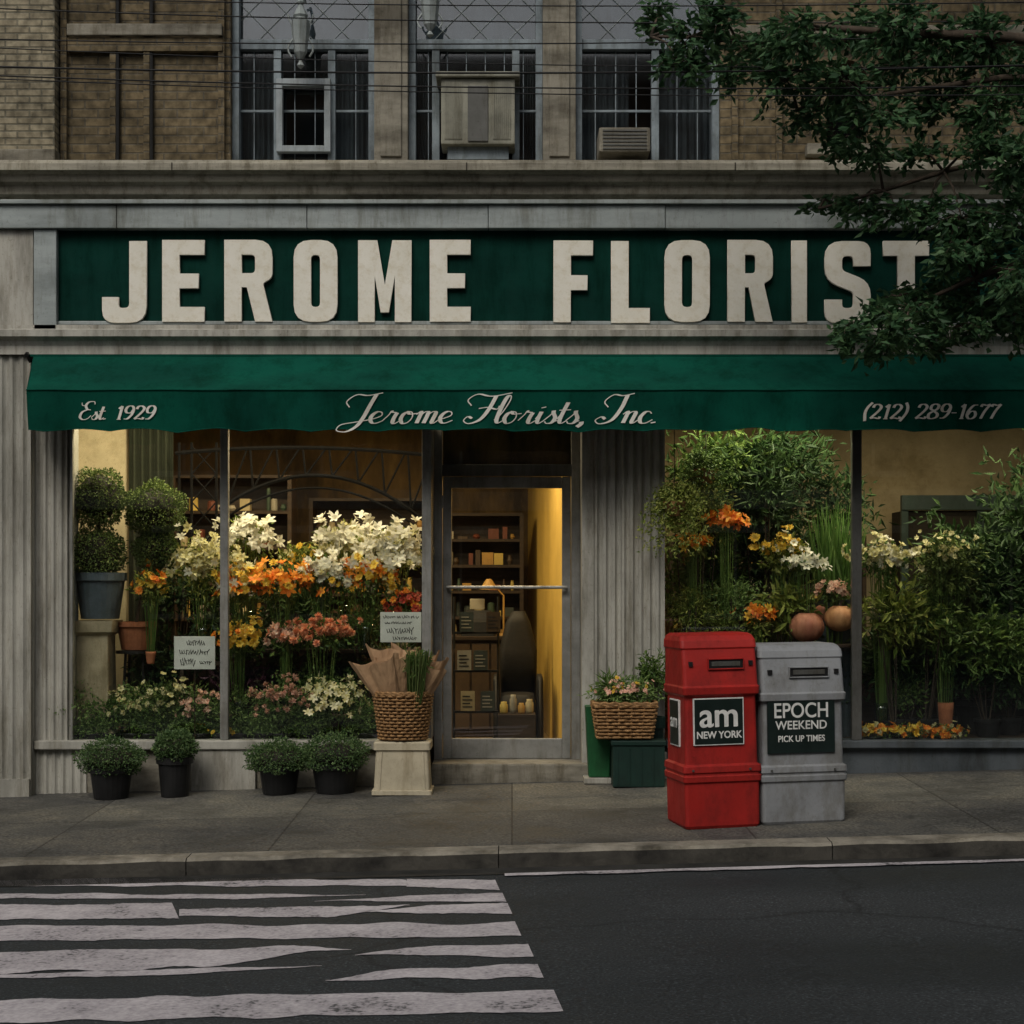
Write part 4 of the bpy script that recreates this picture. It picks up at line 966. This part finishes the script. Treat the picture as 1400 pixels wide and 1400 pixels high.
leafy('fern_plant',945,835,.25,36,36,1300,G4,.05,.014,stemn=14); leafy('fern_plant',1000,825,.3,44,36,1400,G5,.05,.016,stemn=14); leafy('fern_plant',985,860,.25,34,24,800,G4,.05,.016)
leafy('broadleaf_plant',1075,830,.3,34,30,300,G4,.12,.04)
arrangement('yellow_flower_plant',1072,760,.35,30,30,[mu(FY,26),mu(FW,8)],G4,500,.362,(.06,.3,M['terra']))
arrangement('white_orchid_plant',1103,772,.25,28,13,[wl(FW,30,.75)],G2,160,.362,(.06,.3,M['terra']))
arrangement('white_flower_bouquet',1205,766,.3,34,26,[mu(FC,56),mu(FW,26)],G2,360,.362,(.06,.3,M['vase']),stemn=26)
arrangement('pink_flower_bouquet',1140,808,.25,24,15,[mu(FK,30,.8)],G2,200,.362,(.05,.3,M['vase']))
c=S(1143,800,.5); g=group('tall_grass_plant',(c[0],c[1],.362)); mb=MB()
n=230
p=np.array([c]*n)+np.stack([rng.uniform(-.14,.14,n),rng.uniform(-.1,.1,n),np.full(n,-.12)],1)
d=np.stack([rng.normal(0,.14,n),rng.normal(0,.12,n),np.ones(n)],1)
mb.leaf(p,d,rng.uniform(.45,.85,n),rng.uniform(.014,.03,n),.1); mb.obj('blades',GG,g)
pot(g,(c[0],c[1],.363),.12,.17,c[2]-.12-.363,M['zinc'])
leafy('broadleaf_plant',1225,840,.25,50,38,600,G4,.1,.03); leafy('leafy_plant',1290,780,.4,40,50,1100,G1,.07,.025)
arrangement('budding_flower_plant',1293,758,.3,34,30,[mu(FC,30,.65)],G1,400,.362,(.06,.3,M['terra']))
leafy('leafy_plant',1265,855,.4,65,44,1300,G2,.09,.028); leafy('ficus_tree',1330,800,.75,75,95,2600,G3,.1,.035,potr=.16,poth=.3)
leafy('ficus_tree',1400,760,.9,60,130,2400,G3,.1,.035,potr=.16,poth=.3); leafy('leafy_plant',1350,880,.4,80,45,1600,G2,.09,.03); leafy('leafy_plant',1220,900,.7,60,45,1000,G3)
leafy('leafy_plant',1290,915,.7,90,35,1200,G3,.08,.028); leafy('leafy_plant',1380,925,.6,60,35,900,G3,.08,.028); leafy('leafy_plant',1240,950,.45,26,24,400,G2,.05,.018)
leafy('leafy_plant',1500,800,.8,90,90,1500,G3)
for px in (1600,1750,1900): leafy('ficus_tree',px,800,.8,90,110,900,G3,.1,.035)
g=group('display_table',(X(1125,.25),.3,.36)); zt=Z(880,.25)
mb=MB().lathe((X(1125,.25),.3,zt-.02),[(.32,0),(.32,.02)],28); mb.tube([(X(1125,.25),.3,zt-.02),(X(1125,.25),.3,.37)],.03); mb.lathe((X(1125,.25),.3,.362),[(.16,0),(.15,.02)],20); mb.obj('round_table',M['wood'],g)
def pumpkin(px,py,r,y,mm=M['pump']):
    k=(13+y)/F; c=S(px,py,y); R_=r*k; g=group('pumpkin',c); V=[];n=60;mrow=14
    for j in range(mrow+1):
        ph=math.pi*j/mrow
        for i in range(n):
            a=2*math.pi*i/n; rr=R_*(1-.07*(1-abs(math.sin(a*5)))**2); 
            V.append((c[0]+rr*math.sin(ph)*math.cos(a),c[1]+rr*math.sin(ph)*math.sin(a),c[2]+R_*.88*math.cos(ph)-(.14*R_ if j<2 else 0)))
    MB().add(V,[(j*n+i,(j+1)*n+i,(j+1)*n+(i+1)%n,j*n+(i+1)%n) for j in range(mrow) for i in range(n)]).obj('rind',mm,g,smooth=True)
    MB().tube([(c[0],c[1],c[2]+R_*.72),(c[0]+.01,c[1],c[2]+R_),(c[0]+.03,c[1],c[2]+R_*1.2)],[.016,.011,.014],7).obj('stalk',M['bark'],g)
pumpkin(1103,857,24,.2); pumpkin(1148,845,21,.2,mat('orange_pumpkin',(.52,.27,.12),.5,(.4,.17,.08),5,(1,1,.4),grime=.2)); pumpkin(1128,838,15,.42)
for (px,bl,lm) in ((1195,[mu(FO,18,.8),mu(FY,14,.8),mu(FC,6,.8)],G2),(1245,[mu(FY,18,.8),mu(FO,8,.8)],G5),(1290,[mu(FO,14,.8),mu(FC,8,.7)],G4)):
    arrangement('potted_flowers',px,1001,.16,28,11,bl,lm,260,.362,(.07,.04,M['black']),.03,.014,4)
for px in (930,985,1060,1110): leafy('leafy_plant',px,960,.4,34,26,500,G3,.06,.02)

# ---- sidewalk plants
def streetpot(px,py,r,rz_,pw,p0,p1,y,m=G1):
    k=(13+y)/F; x=X(px,y); base=walk(x,y)+.002; g=group('potted_shrub',(x,y,base))
    h=(p1-p0)*k; pot(g,(x,y,base),pw*k*.4,pw*k*.5,h,M['black'])
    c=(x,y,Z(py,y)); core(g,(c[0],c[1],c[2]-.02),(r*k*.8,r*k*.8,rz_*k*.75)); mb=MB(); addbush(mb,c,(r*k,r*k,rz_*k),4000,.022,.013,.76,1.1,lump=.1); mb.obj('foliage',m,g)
GS=leafmat('boxwood_leaf',[(.025,.055,.017),(.06,.115,.036),(.13,.19,.07)])
streetpot(152,1036,41,24,58,1048,1091,-.32,GS); streetpot(239,1022,28,21,46,1034,1088,-.3,GS); streetpot(382,1036,41,23,56,1046,1084,-.3,GS); streetpot(459,1030,43,26,66,1042,1082,-.3,GS)

def on_walk(px,y): x=X(px,y); return x,walk(x,y)+.002
y=-.42; x,b=on_walk(551,y); k=(13+y)/F
g=group('step_stool',(x,y,b)); h=Z(1012,y)-b
w0,w1=.225,.205
MB().loft([(b,x-w0,x+w0,y-.17,y+.2,.02),(b+.03,x-w0,x+w0,y-.17,y+.2,.02),(b+.034,x-w0+.015,x+w0-.015,y-.155,y+.185,.02),(b+h-.07,x-w1+.01,x+w1-.01,y-.135,y+.165,.02),(b+h-.06,x-w1-.008,x+w1+.008,y-.15,y+.18,.025),(b+h-.01,x-w1-.008,x+w1+.008,y-.15,y+.18,.025),(b+h,x-w1+.005,x+w1-.005,y-.14,y+.17,.02)]).obj('stool_body',M['stool'],g)
for sx in (-1,1): MB().loft([(b+.035,x+sx*.17-.010,x+sx*.17+.010,y-.160,y-.14,.004),(b+h-.075,x+sx*.155-.01,x+sx*.155+.01,y-.142,y-.12,.004)]).obj('front_rib',M['stool'],g)
def basket(g,c,sec,h,rows=15,tr=.011,n=120,m=M['wicker']):
    mb=MB()
    for j in range(rows):
        t=(j+.5)/rows; P=[]
        for i in range(n):
            a=2*math.pi*i/n; x_,y_=sec(t,a); l=math.hypot(x_,y_); o=.009*math.sin(a*20+(j%2)*math.pi)+.002*random.uniform(-1,1)
            P.append((c[0]+x_*(1+o/l),c[1]+y_*(1+o/l),c[2]+h*t))
        mb.tube(P,tr*h/.36*15/rows*.9,5,closed=True)
    for k in range(20):
        a=2*math.pi*(k+.5)/20; mb.tube([(c[0]+sec(t,a)[0],c[1]+sec(t,a)[1],c[2]+h*t) for t in (0,.5,1)],.006,4)
    for dr in (0,.013):
        P=[(c[0]+sec(1,2*math.pi*i/n)[0],c[1]+sec(1,2*math.pi*i/n)[1],c[2]+h+dr+.004*math.sin(i*1.3+dr*300)) for i in range(n)]
        mb.tube(P,.012,6,closed=True)
    mb.obj('weave',m,g,smooth=True)
    V=[];n2=32
    for t in (0,1): V+=[(c[0]+sec(t,2*math.pi*i/n2)[0]*.95,c[1]+sec(t,2*math.pi*i/n2)[1]*.95,c[2]+h*t*.97) for i in range(n2)]
    MB().add(V,[(i,(i+1)%n2,n2+(i+1)%n2,n2+i) for i in range(n2)]+[tuple(range(n2-1,-1,-1))]).obj('liner',M['wood'],g)
zb_=b+h; g=group('wicker_basket',(x,y,zb_)); hb=Z(948,y)-zb_-.01
basket(g,(x,y,zb_+.008),lambda t,a:((.175+.045*t)*math.cos(a),(.15+.04*t)*math.sin(a)),hb,14)
ww=group('paper_wrapped_bouquets',(x,y,zb_+hb))
random.seed(3)
for i,(ax,ay,r,L_) in enumerate([(-.52,-.15,.13,.42),(-.28,-.3,.12,.40),(-.1,-.15,.12,.42),(-.25,.2,.13,.48),(.05,.25,.12,.46),(.3,.2,.12,.44),(.46,.0,.12,.42),(.55,-.2,.1,.36),(-.6,.15,.11,.38)]):
    d=Vector((ax*.85,ay*.6,1)).normalized(); p0=Vector((x+ax*.14,y+ay*.2,zb_+hb*.6)); uu=d.cross(Vector((0,1,0))).normalized(); vv=d.cross(uu)
    V=[];n=36;rows_=8; ph=random.uniform(0,6)
    for j in range(rows_+1):
        t=j/rows_
        for q in range(n):
            a=2*math.pi*q/n; rr=.045+(r-.045)*t+.014*t*math.sin(a*2+ph)+.008*t*math.sin(a*7+ph*2)+.003*random.uniform(-1,1)
            tip=L_*t*(1+(.13*math.sin(a+ph)+.05*math.sin(a*3+ph))*t)
            V.append(p0+d*tip+uu*rr*math.cos(a)+vv*rr*math.sin(a)*.7)
    MB().add(V,[(j*n+q,j*n+(q+1)%n,(j+1)*n+(q+1)%n,(j+1)*n+q) for j in range(rows_) for q in range(n)]).obj('paper_cone',M['paper'],ww)
mb=MB(); stems(mb,(x+.1,y-.1,zb_+hb*.7),.05,(x+.13,y-.18,Z(893,y)),.1,80,.0035); mb.obj('green_stems',leafmat('stem_green',[(.03,.06,.015),(.08,.12,.03),(.14,.18,.06)]),ww)
mb=MB(); addbush(mb,(x+.12,y-.16,Z(905,y)),(.1,.07,.1),260,.06,.01,.2,1); mb.obj('leaves',G2,ww)

y=-.3; xx0,xx1=X(836,y),X(906,y); xm=(xx0+xx1)/2; b=walk(xm,y)+.002
g=group('storage_crate',(xm,y,b)); zt=Z(1010,y)
mb=MB(); mb.box(xx0,xx1,y-.18,y+.2,b,zt-.035); mb.box(xx0-.012,xx1+.012,y-.192,y+.212,zt-.034,zt); mb.obj('crate_body',M['greenbox'],g,bevel=.006)
mb=MB() 
for i in range(4): mb.box(xx0+.03+i*.09,xx0+.04+i*.09,y-.186,y-.181,b+.02,zt-.05)
mb.obj('ribs',M['greenbox'],g)
g=group('flower_basket',(X(853,y),y,zt)); hb2=Z(962,y)-zt-.01
basket(g,(X(853,y),y-.01,zt+.008),lambda t,a:((.2+.04*t)*max(-1,min(1,1.35*math.cos(a))),(.13+.02*t)*max(-1,min(1,1.35*math.sin(a)))),hb2,10,.011)
c=(X(853,y),y,Z(948,y)); mb=MB(); addbush(mb,c,(.21,.13,.11),1100,.045,.018,.3,1.15,lump=.25); mb.obj('leaves',G5,g)
mb=MB(); addbush(mb,(c[0]-.12,c[1],c[2]+.05),(.08,.08,.1),260,.09,.012,.1,1,out=1.5); mb.obj('leaves',G2,g)
mb=MB(); addflowers(mb,(c[0],c[1]-.03,c[2]+.02),(.2,.13,.08),34,.026,.017,7,0,.8,1.2); mb.obj('blooms',FK,g)
mb=MB(); addflowers(mb,(c[0],c[1]-.03,c[2]+.02),(.2,.13,.09),14,.026,.017,7,0,.8,1.2); mb.obj('blooms',FY,g)
leafy('leafy_plant',890,925,-.15,20,28,800,G2,.05,.018,base=walk(X(890,-.15),-.15),potr=.1,poth=.5,potm=M['greenbox'])
g=group('green_bucket',(X(818,-.05),-.05,walk(X(818),-.05))); x_=X(815,-.1)
MB().loft([(Z(1060,-.1),x_-.06,x_+.1,-.2,.0,.01),(Z(965,-.1),x_-.085,x_+.12,-.22,.02,.01)]).obj('bucket_body',M['greenbr'],g)
bx('bucket_base_box',x_-.1,x_+.11,-.24,.02,walk(x_,-.1)+.002,Z(1061,-.1)-.001,M['paint2'],g,bevel=.006)

# ---------------------------------------------------------------- newspaper boxes
def textobj(t,size,loc,mat_,parent,ext=.0008,bold=.0,align='CENTER',sx=1,rotz=0):
    cu=D.curves.new('print','FONT'); cu.body=t; cu.size=size; cu.align_x=align; cu.extrude=ext; cu.offset=bold
    o=D.objects.new('print',cu); SC.collection.objects.link(o); cu.materials.append(mat_)
    o.rotation_euler=(math.pi/2,0,rotz); o.location=loc; o.scale=(sx,1,1); o.parent=parent; return o
def news(corner,rot,W,H,m,slots,tilt=0,dep=.44):
    g=group('newspaper_box',(corner[0],corner[1],walk(*corner)+.002)); LOCAL.add(g.name)
    g.rotation_euler=(0,tilt,rot)
    f=lambda z,i=0,fy=0: (z,i,W-i,fy+0,dep-i,.026)
    q=H/1.24
    secs=[f(0,.012,.012),f(.02,.002,.002),f(.29*q,.0,.0),f(.30*q,-.010,-.012),f(.335*q,-.012,-.014),f(.34*q,-.004,-.005),f(.355*q,-.004,-.005),f(.36*q,-.012,-.014),f(.40*q,-.010,-.012),
      f(.41*q,.008,.006),f(.84*q,.012,.014),f(.855*q,-.004,-.012),f(.9*q,-.008,-.016),f(.91*q,.0,.0),
      (1.04*q,.002,W-.002,.018,dep-.01,.024),(1.14*q,.002,W-.002,.038,dep-.01,.024),(1.15*q,-.006,W+.006,.032,dep,.026),(1.195*q,-.004,W+.004,.045,dep,.026),(1.225*q,.006,W-.006,.075,dep-.015,.028),(H,.022,W-.022,.115,dep-.04,.03)]
    MB().loft(secs,6).obj('casing',m,g,bevel=.003)
    k=q; zc_=1.045*k
    mb=MB(); ya=.012
    mb.box(W*.34,W*.8,ya-.012,ya+.02,zc_+.03,zc_+.038); mb.box(W*.34,W*.8,ya-.012,ya+.01,zc_-.034,zc_-.026)
    mb.box(W*.33,W*.34,ya-.012,ya+.015,zc_-.034,zc_+.038); mb.box(W*.8,W*.81,ya-.012,ya+.015,zc_-.034,zc_+.038)
    mb.obj('handle_frame',m,g,bevel=.002)
    BOX('handle_slot',W*.34,W*.8,ya-.004,ya+.025,zc_-.026,zc_+.03,M['black'],g)
    BOX('handle_tag',W*.38,W*.76,ya-.008,ya-.005,zc_-.012,zc_+.018,M['darkalu'],g,bevel=.001)
    for a in (W*.08,W*.88): BOX('corner_notch',a,a+W*.05,ya-.006,ya+.02,zc_-.01,zc_+.02,M['black'],g)
    mb=MB()
    for sx in (W*.1,W*.86):
        mb.lathe((sx,-.016,.37*k),[(.008,0),(.008,.012)],8)
    mb.obj('bolts',M['darkalu'],g)
    BOX('base_skid',.03,W-.03,.03,dep-.03,-.02,.0,M['black'],g)
    return g,k
th=math.radians(11)
rc0=(X(938,-2.42),-2.42)
g,k=news(rc0,th,.50,1.245,M['redp'],None,tilt=math.radians(-1.0))
def label(g,x0,x1,z0,z1,y=-.002):
    BOX('label_border',x0,x1,y-.002,y+.012,z0,z1,M['white'],g); BOX('label_plate',x0+.007,x1-.007,y-.004,y-.002-.0002,z0+.007,z1-.007,M['label'],g)
label(g,.06,.395,.535,.835)
textobj('am',.225,(.228,-.0075,.652),M['white'],g,bold=.002,sx=.98)
textobj('am',.225,(.2325,-.0078,.654),M['white'],g,bold=.002,sx=.98)
textobj('NEW YORK',.062,(.228,-.0075,.58),M['white'],g,bold=.0015,sx=.92)
BOX('side_label_border',-.001,.012,.12,.32,.52,.82,M['white'],g); BOX('side_label_plate',-.003,-.0012,.128,.312,.528,.812,M['label'],g)
textobj('am',.13,(-.0042,.22,.64),M['white'],g,bold=.001,rotz=-math.pi/2)
c2=(rc0[0]+.515*math.cos(th),rc0[1]+.515*math.sin(th))
g,k=news(c2,th,.565,1.16,M['greyp'],None,tilt=math.radians(-.6))
BOX('label_plate',.035,.49,-.006,.012,.46,.83,M['label'],g,bevel=.002)
textobj('EPOCH',.135,(.262,-.0075,.69),M['white'],g,bold=.0015,sx=.86)
textobj('WEEKEND',.078,(.262,-.0075,.615),M['white'],g,bold=.001,sx=.95)
textobj('PICK UP TIMES',.056,(.262,-.0075,.535),M['white'],g,bold=.001,sx=.88)

# ---------------------------------------------------------------- wires
for xx in (-17,17):
    g=group('utility_pole',(xx,-2.5,walk(xx,-2.5))); mb=MB().tube([(xx,-2.5,walk(xx,-2.5)-.1),(xx,-2.5,9)],[.15,.1],12); mb.box(xx-.05,xx+.05,-3.2,-1.6,7.4,7.52); mb.obj('pole',M['bark'],g)
    mb=MB() 
    for i in range(6): mb.lathe((xx,-3.1+i*.28,7.52),[(.03,0),(.04,.05),(.02,.1)],8)
    mb.obj('insulators',M['iron'],g)
g=group('overhead_wires',(0,-2.4,5.5)); mb=MB()
for i,(pl,pm,pr,yy,r) in enumerate([(22,30,38,-1.6,.005),(55,60,48,-1.8,.005),(92,100,90,-2.0,.007),(104,120,118,-2.2,.005),(75,88,100,-1.9,.004),(12,8,20,-2.6,.004),(118,128,140,-2.3,.004)]):
    zl,zm,zrr=Z(pl,yy),Z(pm,yy),Z(pr,yy); P=[]
    xs=3.4
    a=(zl+zrr-2*zm)/2/xs**2*.5; b_=(zrr-zl)/2/xs
    a=max(a,.004)
    for t in np.linspace(-17,17,50): P.append((t,yy,zm+b_*t*(1 if abs(t)<6 else 6/abs(t))+a*t*t))
    mb.tube(P,r,5)
mb.obj('wires',M['cable'],g)

# ---------------------------------------------------------------- street tree
tg=group('street_tree',(5.6,-2.1,walk(5.6,-2.1))); mb=MB(); tb=Vector((5.6,-2.1,walk(5.6,-2.1)-.05))
trunk=[tb,tb+Vector((.03,.02,1.5)),tb+Vector((-.05,.05,3.0)),tb+Vector((-.1,.0,4.4)),tb+Vector((.05,.1,6)),tb+Vector((.1,0,7.6)),tb+Vector((.2,.1,9))]
mb.tube(trunk,[.2,.16,.145,.125,.1,.06,.02],12)
lm=MB()
def limb(p0,p1,r0,r1,sag=.15,n=8):
    p0=Vector(p0);p1=Vector(p1);P=[]
    for i in range(n+1):
        t=i/n; q=p0.lerp(p1,t); q.z+=sag*math.sin(math.pi*t); q+=Vector((noise.noise(q*1.3),noise.noise(q*1.3+Vector((5,5,5))),noise.noise(q*1.7)))*.1*math.sin(math.pi*t); P.append(q)
    mb.tube(P,[r0+(r1-r0)*i/n for i in range(n+1)],7); return P
def clump(c,r,n_tw=12,nl=24,ls=.085,src=None):
    c=Vector(c)
    if src is not None: mb.tube([src,src.lerp(c,.5)+Vector((0,0,.05)),c],[.012,.008,.005],5)
    for i in range(n_tw):
        d=Vector(ndirs(1)[0]); d=Vector((d.x*r[0],d.y*r[1],d.z*r[2])); e=c+d
        P=[c.lerp(e,t)+Vector((0,0,.03*math.sin(t*3)-.05*t*t)) for t in (0,.35,.7,1)]
        mb.tube(P,[.004,.003,.002,.0015],4)
        m=nl
        t=rng.uniform(.25,1.05,m); A_=np.array([list(c.lerp(e,tt)) for tt in t]); A_[:,2]-=.05*t*t
        A_+=rng.normal(size=(m,3))*.03
        dd=np.array(list(d.normalized()))[None]*.6+rng.normal(size=(m,3))*np.array([.7,.7,.3])+np.array([0,0,-.25])
        lm.leaf(A_,dd,ls*rng.uniform(.6,1.25,m),ls*.5*rng.uniform(.7,1.2,m),.15)
lower=limb(trunk[3],S(1120,285,-1.5),.05,.008,.2); lower2=limb(trunk[2]+Vector((0,0,.6)),S(1165,455,-1.4),.045,.008,.35)
up1=limb(trunk[3]+Vector((0,0,.5)),S(890,50,-1.6),.06,.01,.1); up2=limb(trunk[3]+Vector((0,0,.3)),S(1090,150,-1.7),.045,.008,.2)
up3=limb(trunk[4],(1.6,-1.9,7.2),.06,.012,.3)
allp=lower+lower2+up1+up2+up3
def near(c): c=Vector(c); return min(allp,key=lambda p:(p-c).length)
cl=[(1135,277,28,9),(1175,277,36,11),(1225,288,40,14),(1268,284,40,16),(1315,298,50,26),(1375,295,40,35),(1308,345,26,20),(1350,355,45,30),(1390,370,35,35),(1172,462,26,10),(1195,434,34,17),(1235,455,36,16),(1228,405,24,13),(1262,408,36,22),(1245,427,40,20),(1300,400,40,28),(1340,415,45,35),(1385,430,40,35),(1300,450,40,18),(1158,446,18,7),(1205,472,26,9),(1260,472,24,7),(1345,328,36,20),
 (905,22,26,22),(945,50,40,28),(930,85,30,16),(985,30,38,28),(1000,90,40,22),(1045,60,40,30),(1075,110,44,28),(1100,50,48,34),(1110,160,42,22),(1150,110,40,28),(1165,40,48,32),(1200,160,48,28),(1150,190,34,12),(1225,90,42,34),(1230,30,50,32),(1290,60,50,42),(1290,140,48,34),(1355,60,50,45),(1360,150,50,40),(1400,100,40,50),(1340,205,46,20),(1255,210,36,14),(1395,215,30,30),(1195,205,32,10),(1385,250,30,20)]
for (px,py,rx,rz_) in cl:
    yy=random.uniform(-2.2,-1.2); c=S(px,py,yy); k=(13+yy)/F
    clump(c,(rx*k*1.1,.3,rz_*k*1.1),int(5+rx*rz_/105),19,.08,near(c))
for i in range(60):
    a=random.uniform(0,6.28); r=random.uniform(.4,3.2); zz=random.uniform(6.4,9.6); c=(5.6+r*1.1*math.cos(a),-2.1+r*.8*math.sin(a),zz)
    if c[1]>-.2: continue
    clump(c,(.55,.5,.33),11,16,.11,None if r>1.6 else trunk[5])
for i in range(26):
    c=(random.uniform(4.1,7.5),random.uniform(-3.8,-1.0),random.uniform(4.1,6.1)); clump(c,(.45,.4,.28),11,16,.1,near(c))
mb.obj('trunk_and_limbs',M['bark'],tg,smooth=True); lm.obj('leaves',GT,tg)

# ---------------------------------------------------------------- building across the street
ob=group('apartment_building',(0,-22,0)); mb=MB(); fr=MB(); pn=MB()
mb.box(-24,24,-30,-22,-.6,12.5)
for fl in range(4):
    for i in range(16):
        x=-22+i*2.9; zz=1.0+fl*3.0; 
        pn.box(x,x+1.2,-21.99,-21.97,zz,zz+1.7); fr.box(x-.08,x+1.28,-21.995,-21.90,zz-.12,zz-.001); fr.box(x-.08,x+1.28,-21.995,-21.92,zz+1.701,zz+1.85); fr.box(x+.57,x+.63,-21.969,-21.95,zz,zz+1.7)
fr.box(-24.1,24.1,-21.99,-21.6,12.5,12.9); fr.box(-24.05,24.05,-21.99,-21.8,3.2,3.6)
mb.obj('brick_walls',M['brickO'],ob); fr.obj('stone_trim',M['paint'],ob); pn.obj('window_panes',mat('dark_window',(.03,.035,.04),.1),ob)

# ================================================================ LIGHT, SKY, CAMERA
w=D.worlds.new('World'); SC.world=w; w.use_nodes=True; nt=w.node_tree
bg=nt.nodes['Background']; sky=nt.nodes.new('ShaderNodeTexSky'); sky.sky_type='NISHITA'; sky.sun_disc=False
sky.sun_elevation=math.radians(48); sky.sun_rotation=math.radians(200); sky.dust_density=4; sky.air_density=1
hs=nt.nodes.new('ShaderNodeHueSaturation'); hs.inputs['Saturation'].default_value=.25
nt.links.new(sky.outputs[0],hs.inputs['Color']); nt.links.new(hs.outputs[0],bg.inputs[0]); bg.inputs[1].default_value=.095
l=D.lights.new('sun','SUN'); l.energy=1.15; l.angle=math.radians(24); l.color=(1,.93,.82)
so_=D.objects.new('sun',l); SC.collection.objects.link(so_)
E=math.radians(48); Az=math.radians(20)
dirv=Vector((-math.sin(Az)*math.cos(E),-math.cos(Az)*math.cos(E),math.sin(E)))
so_.rotation_euler=dirv.to_track_quat('Z','Y').to_euler(); so_.location=(0,-8,12)
cam=D.cameras.new('camera'); co=D.objects.new('camera',cam); SC.collection.objects.link(co)
co.location=(0,-13,1.6); co.rotation_euler=(math.pi/2,0,0); cam.sensor_width=36; cam.lens=36*F/1400; cam.shift_y=100/1400; cam.clip_end=1000
SC.camera=co
SC.view_settings.view_transform='Standard'; SC.view_settings.look='None'; SC.view_settings.exposure=0
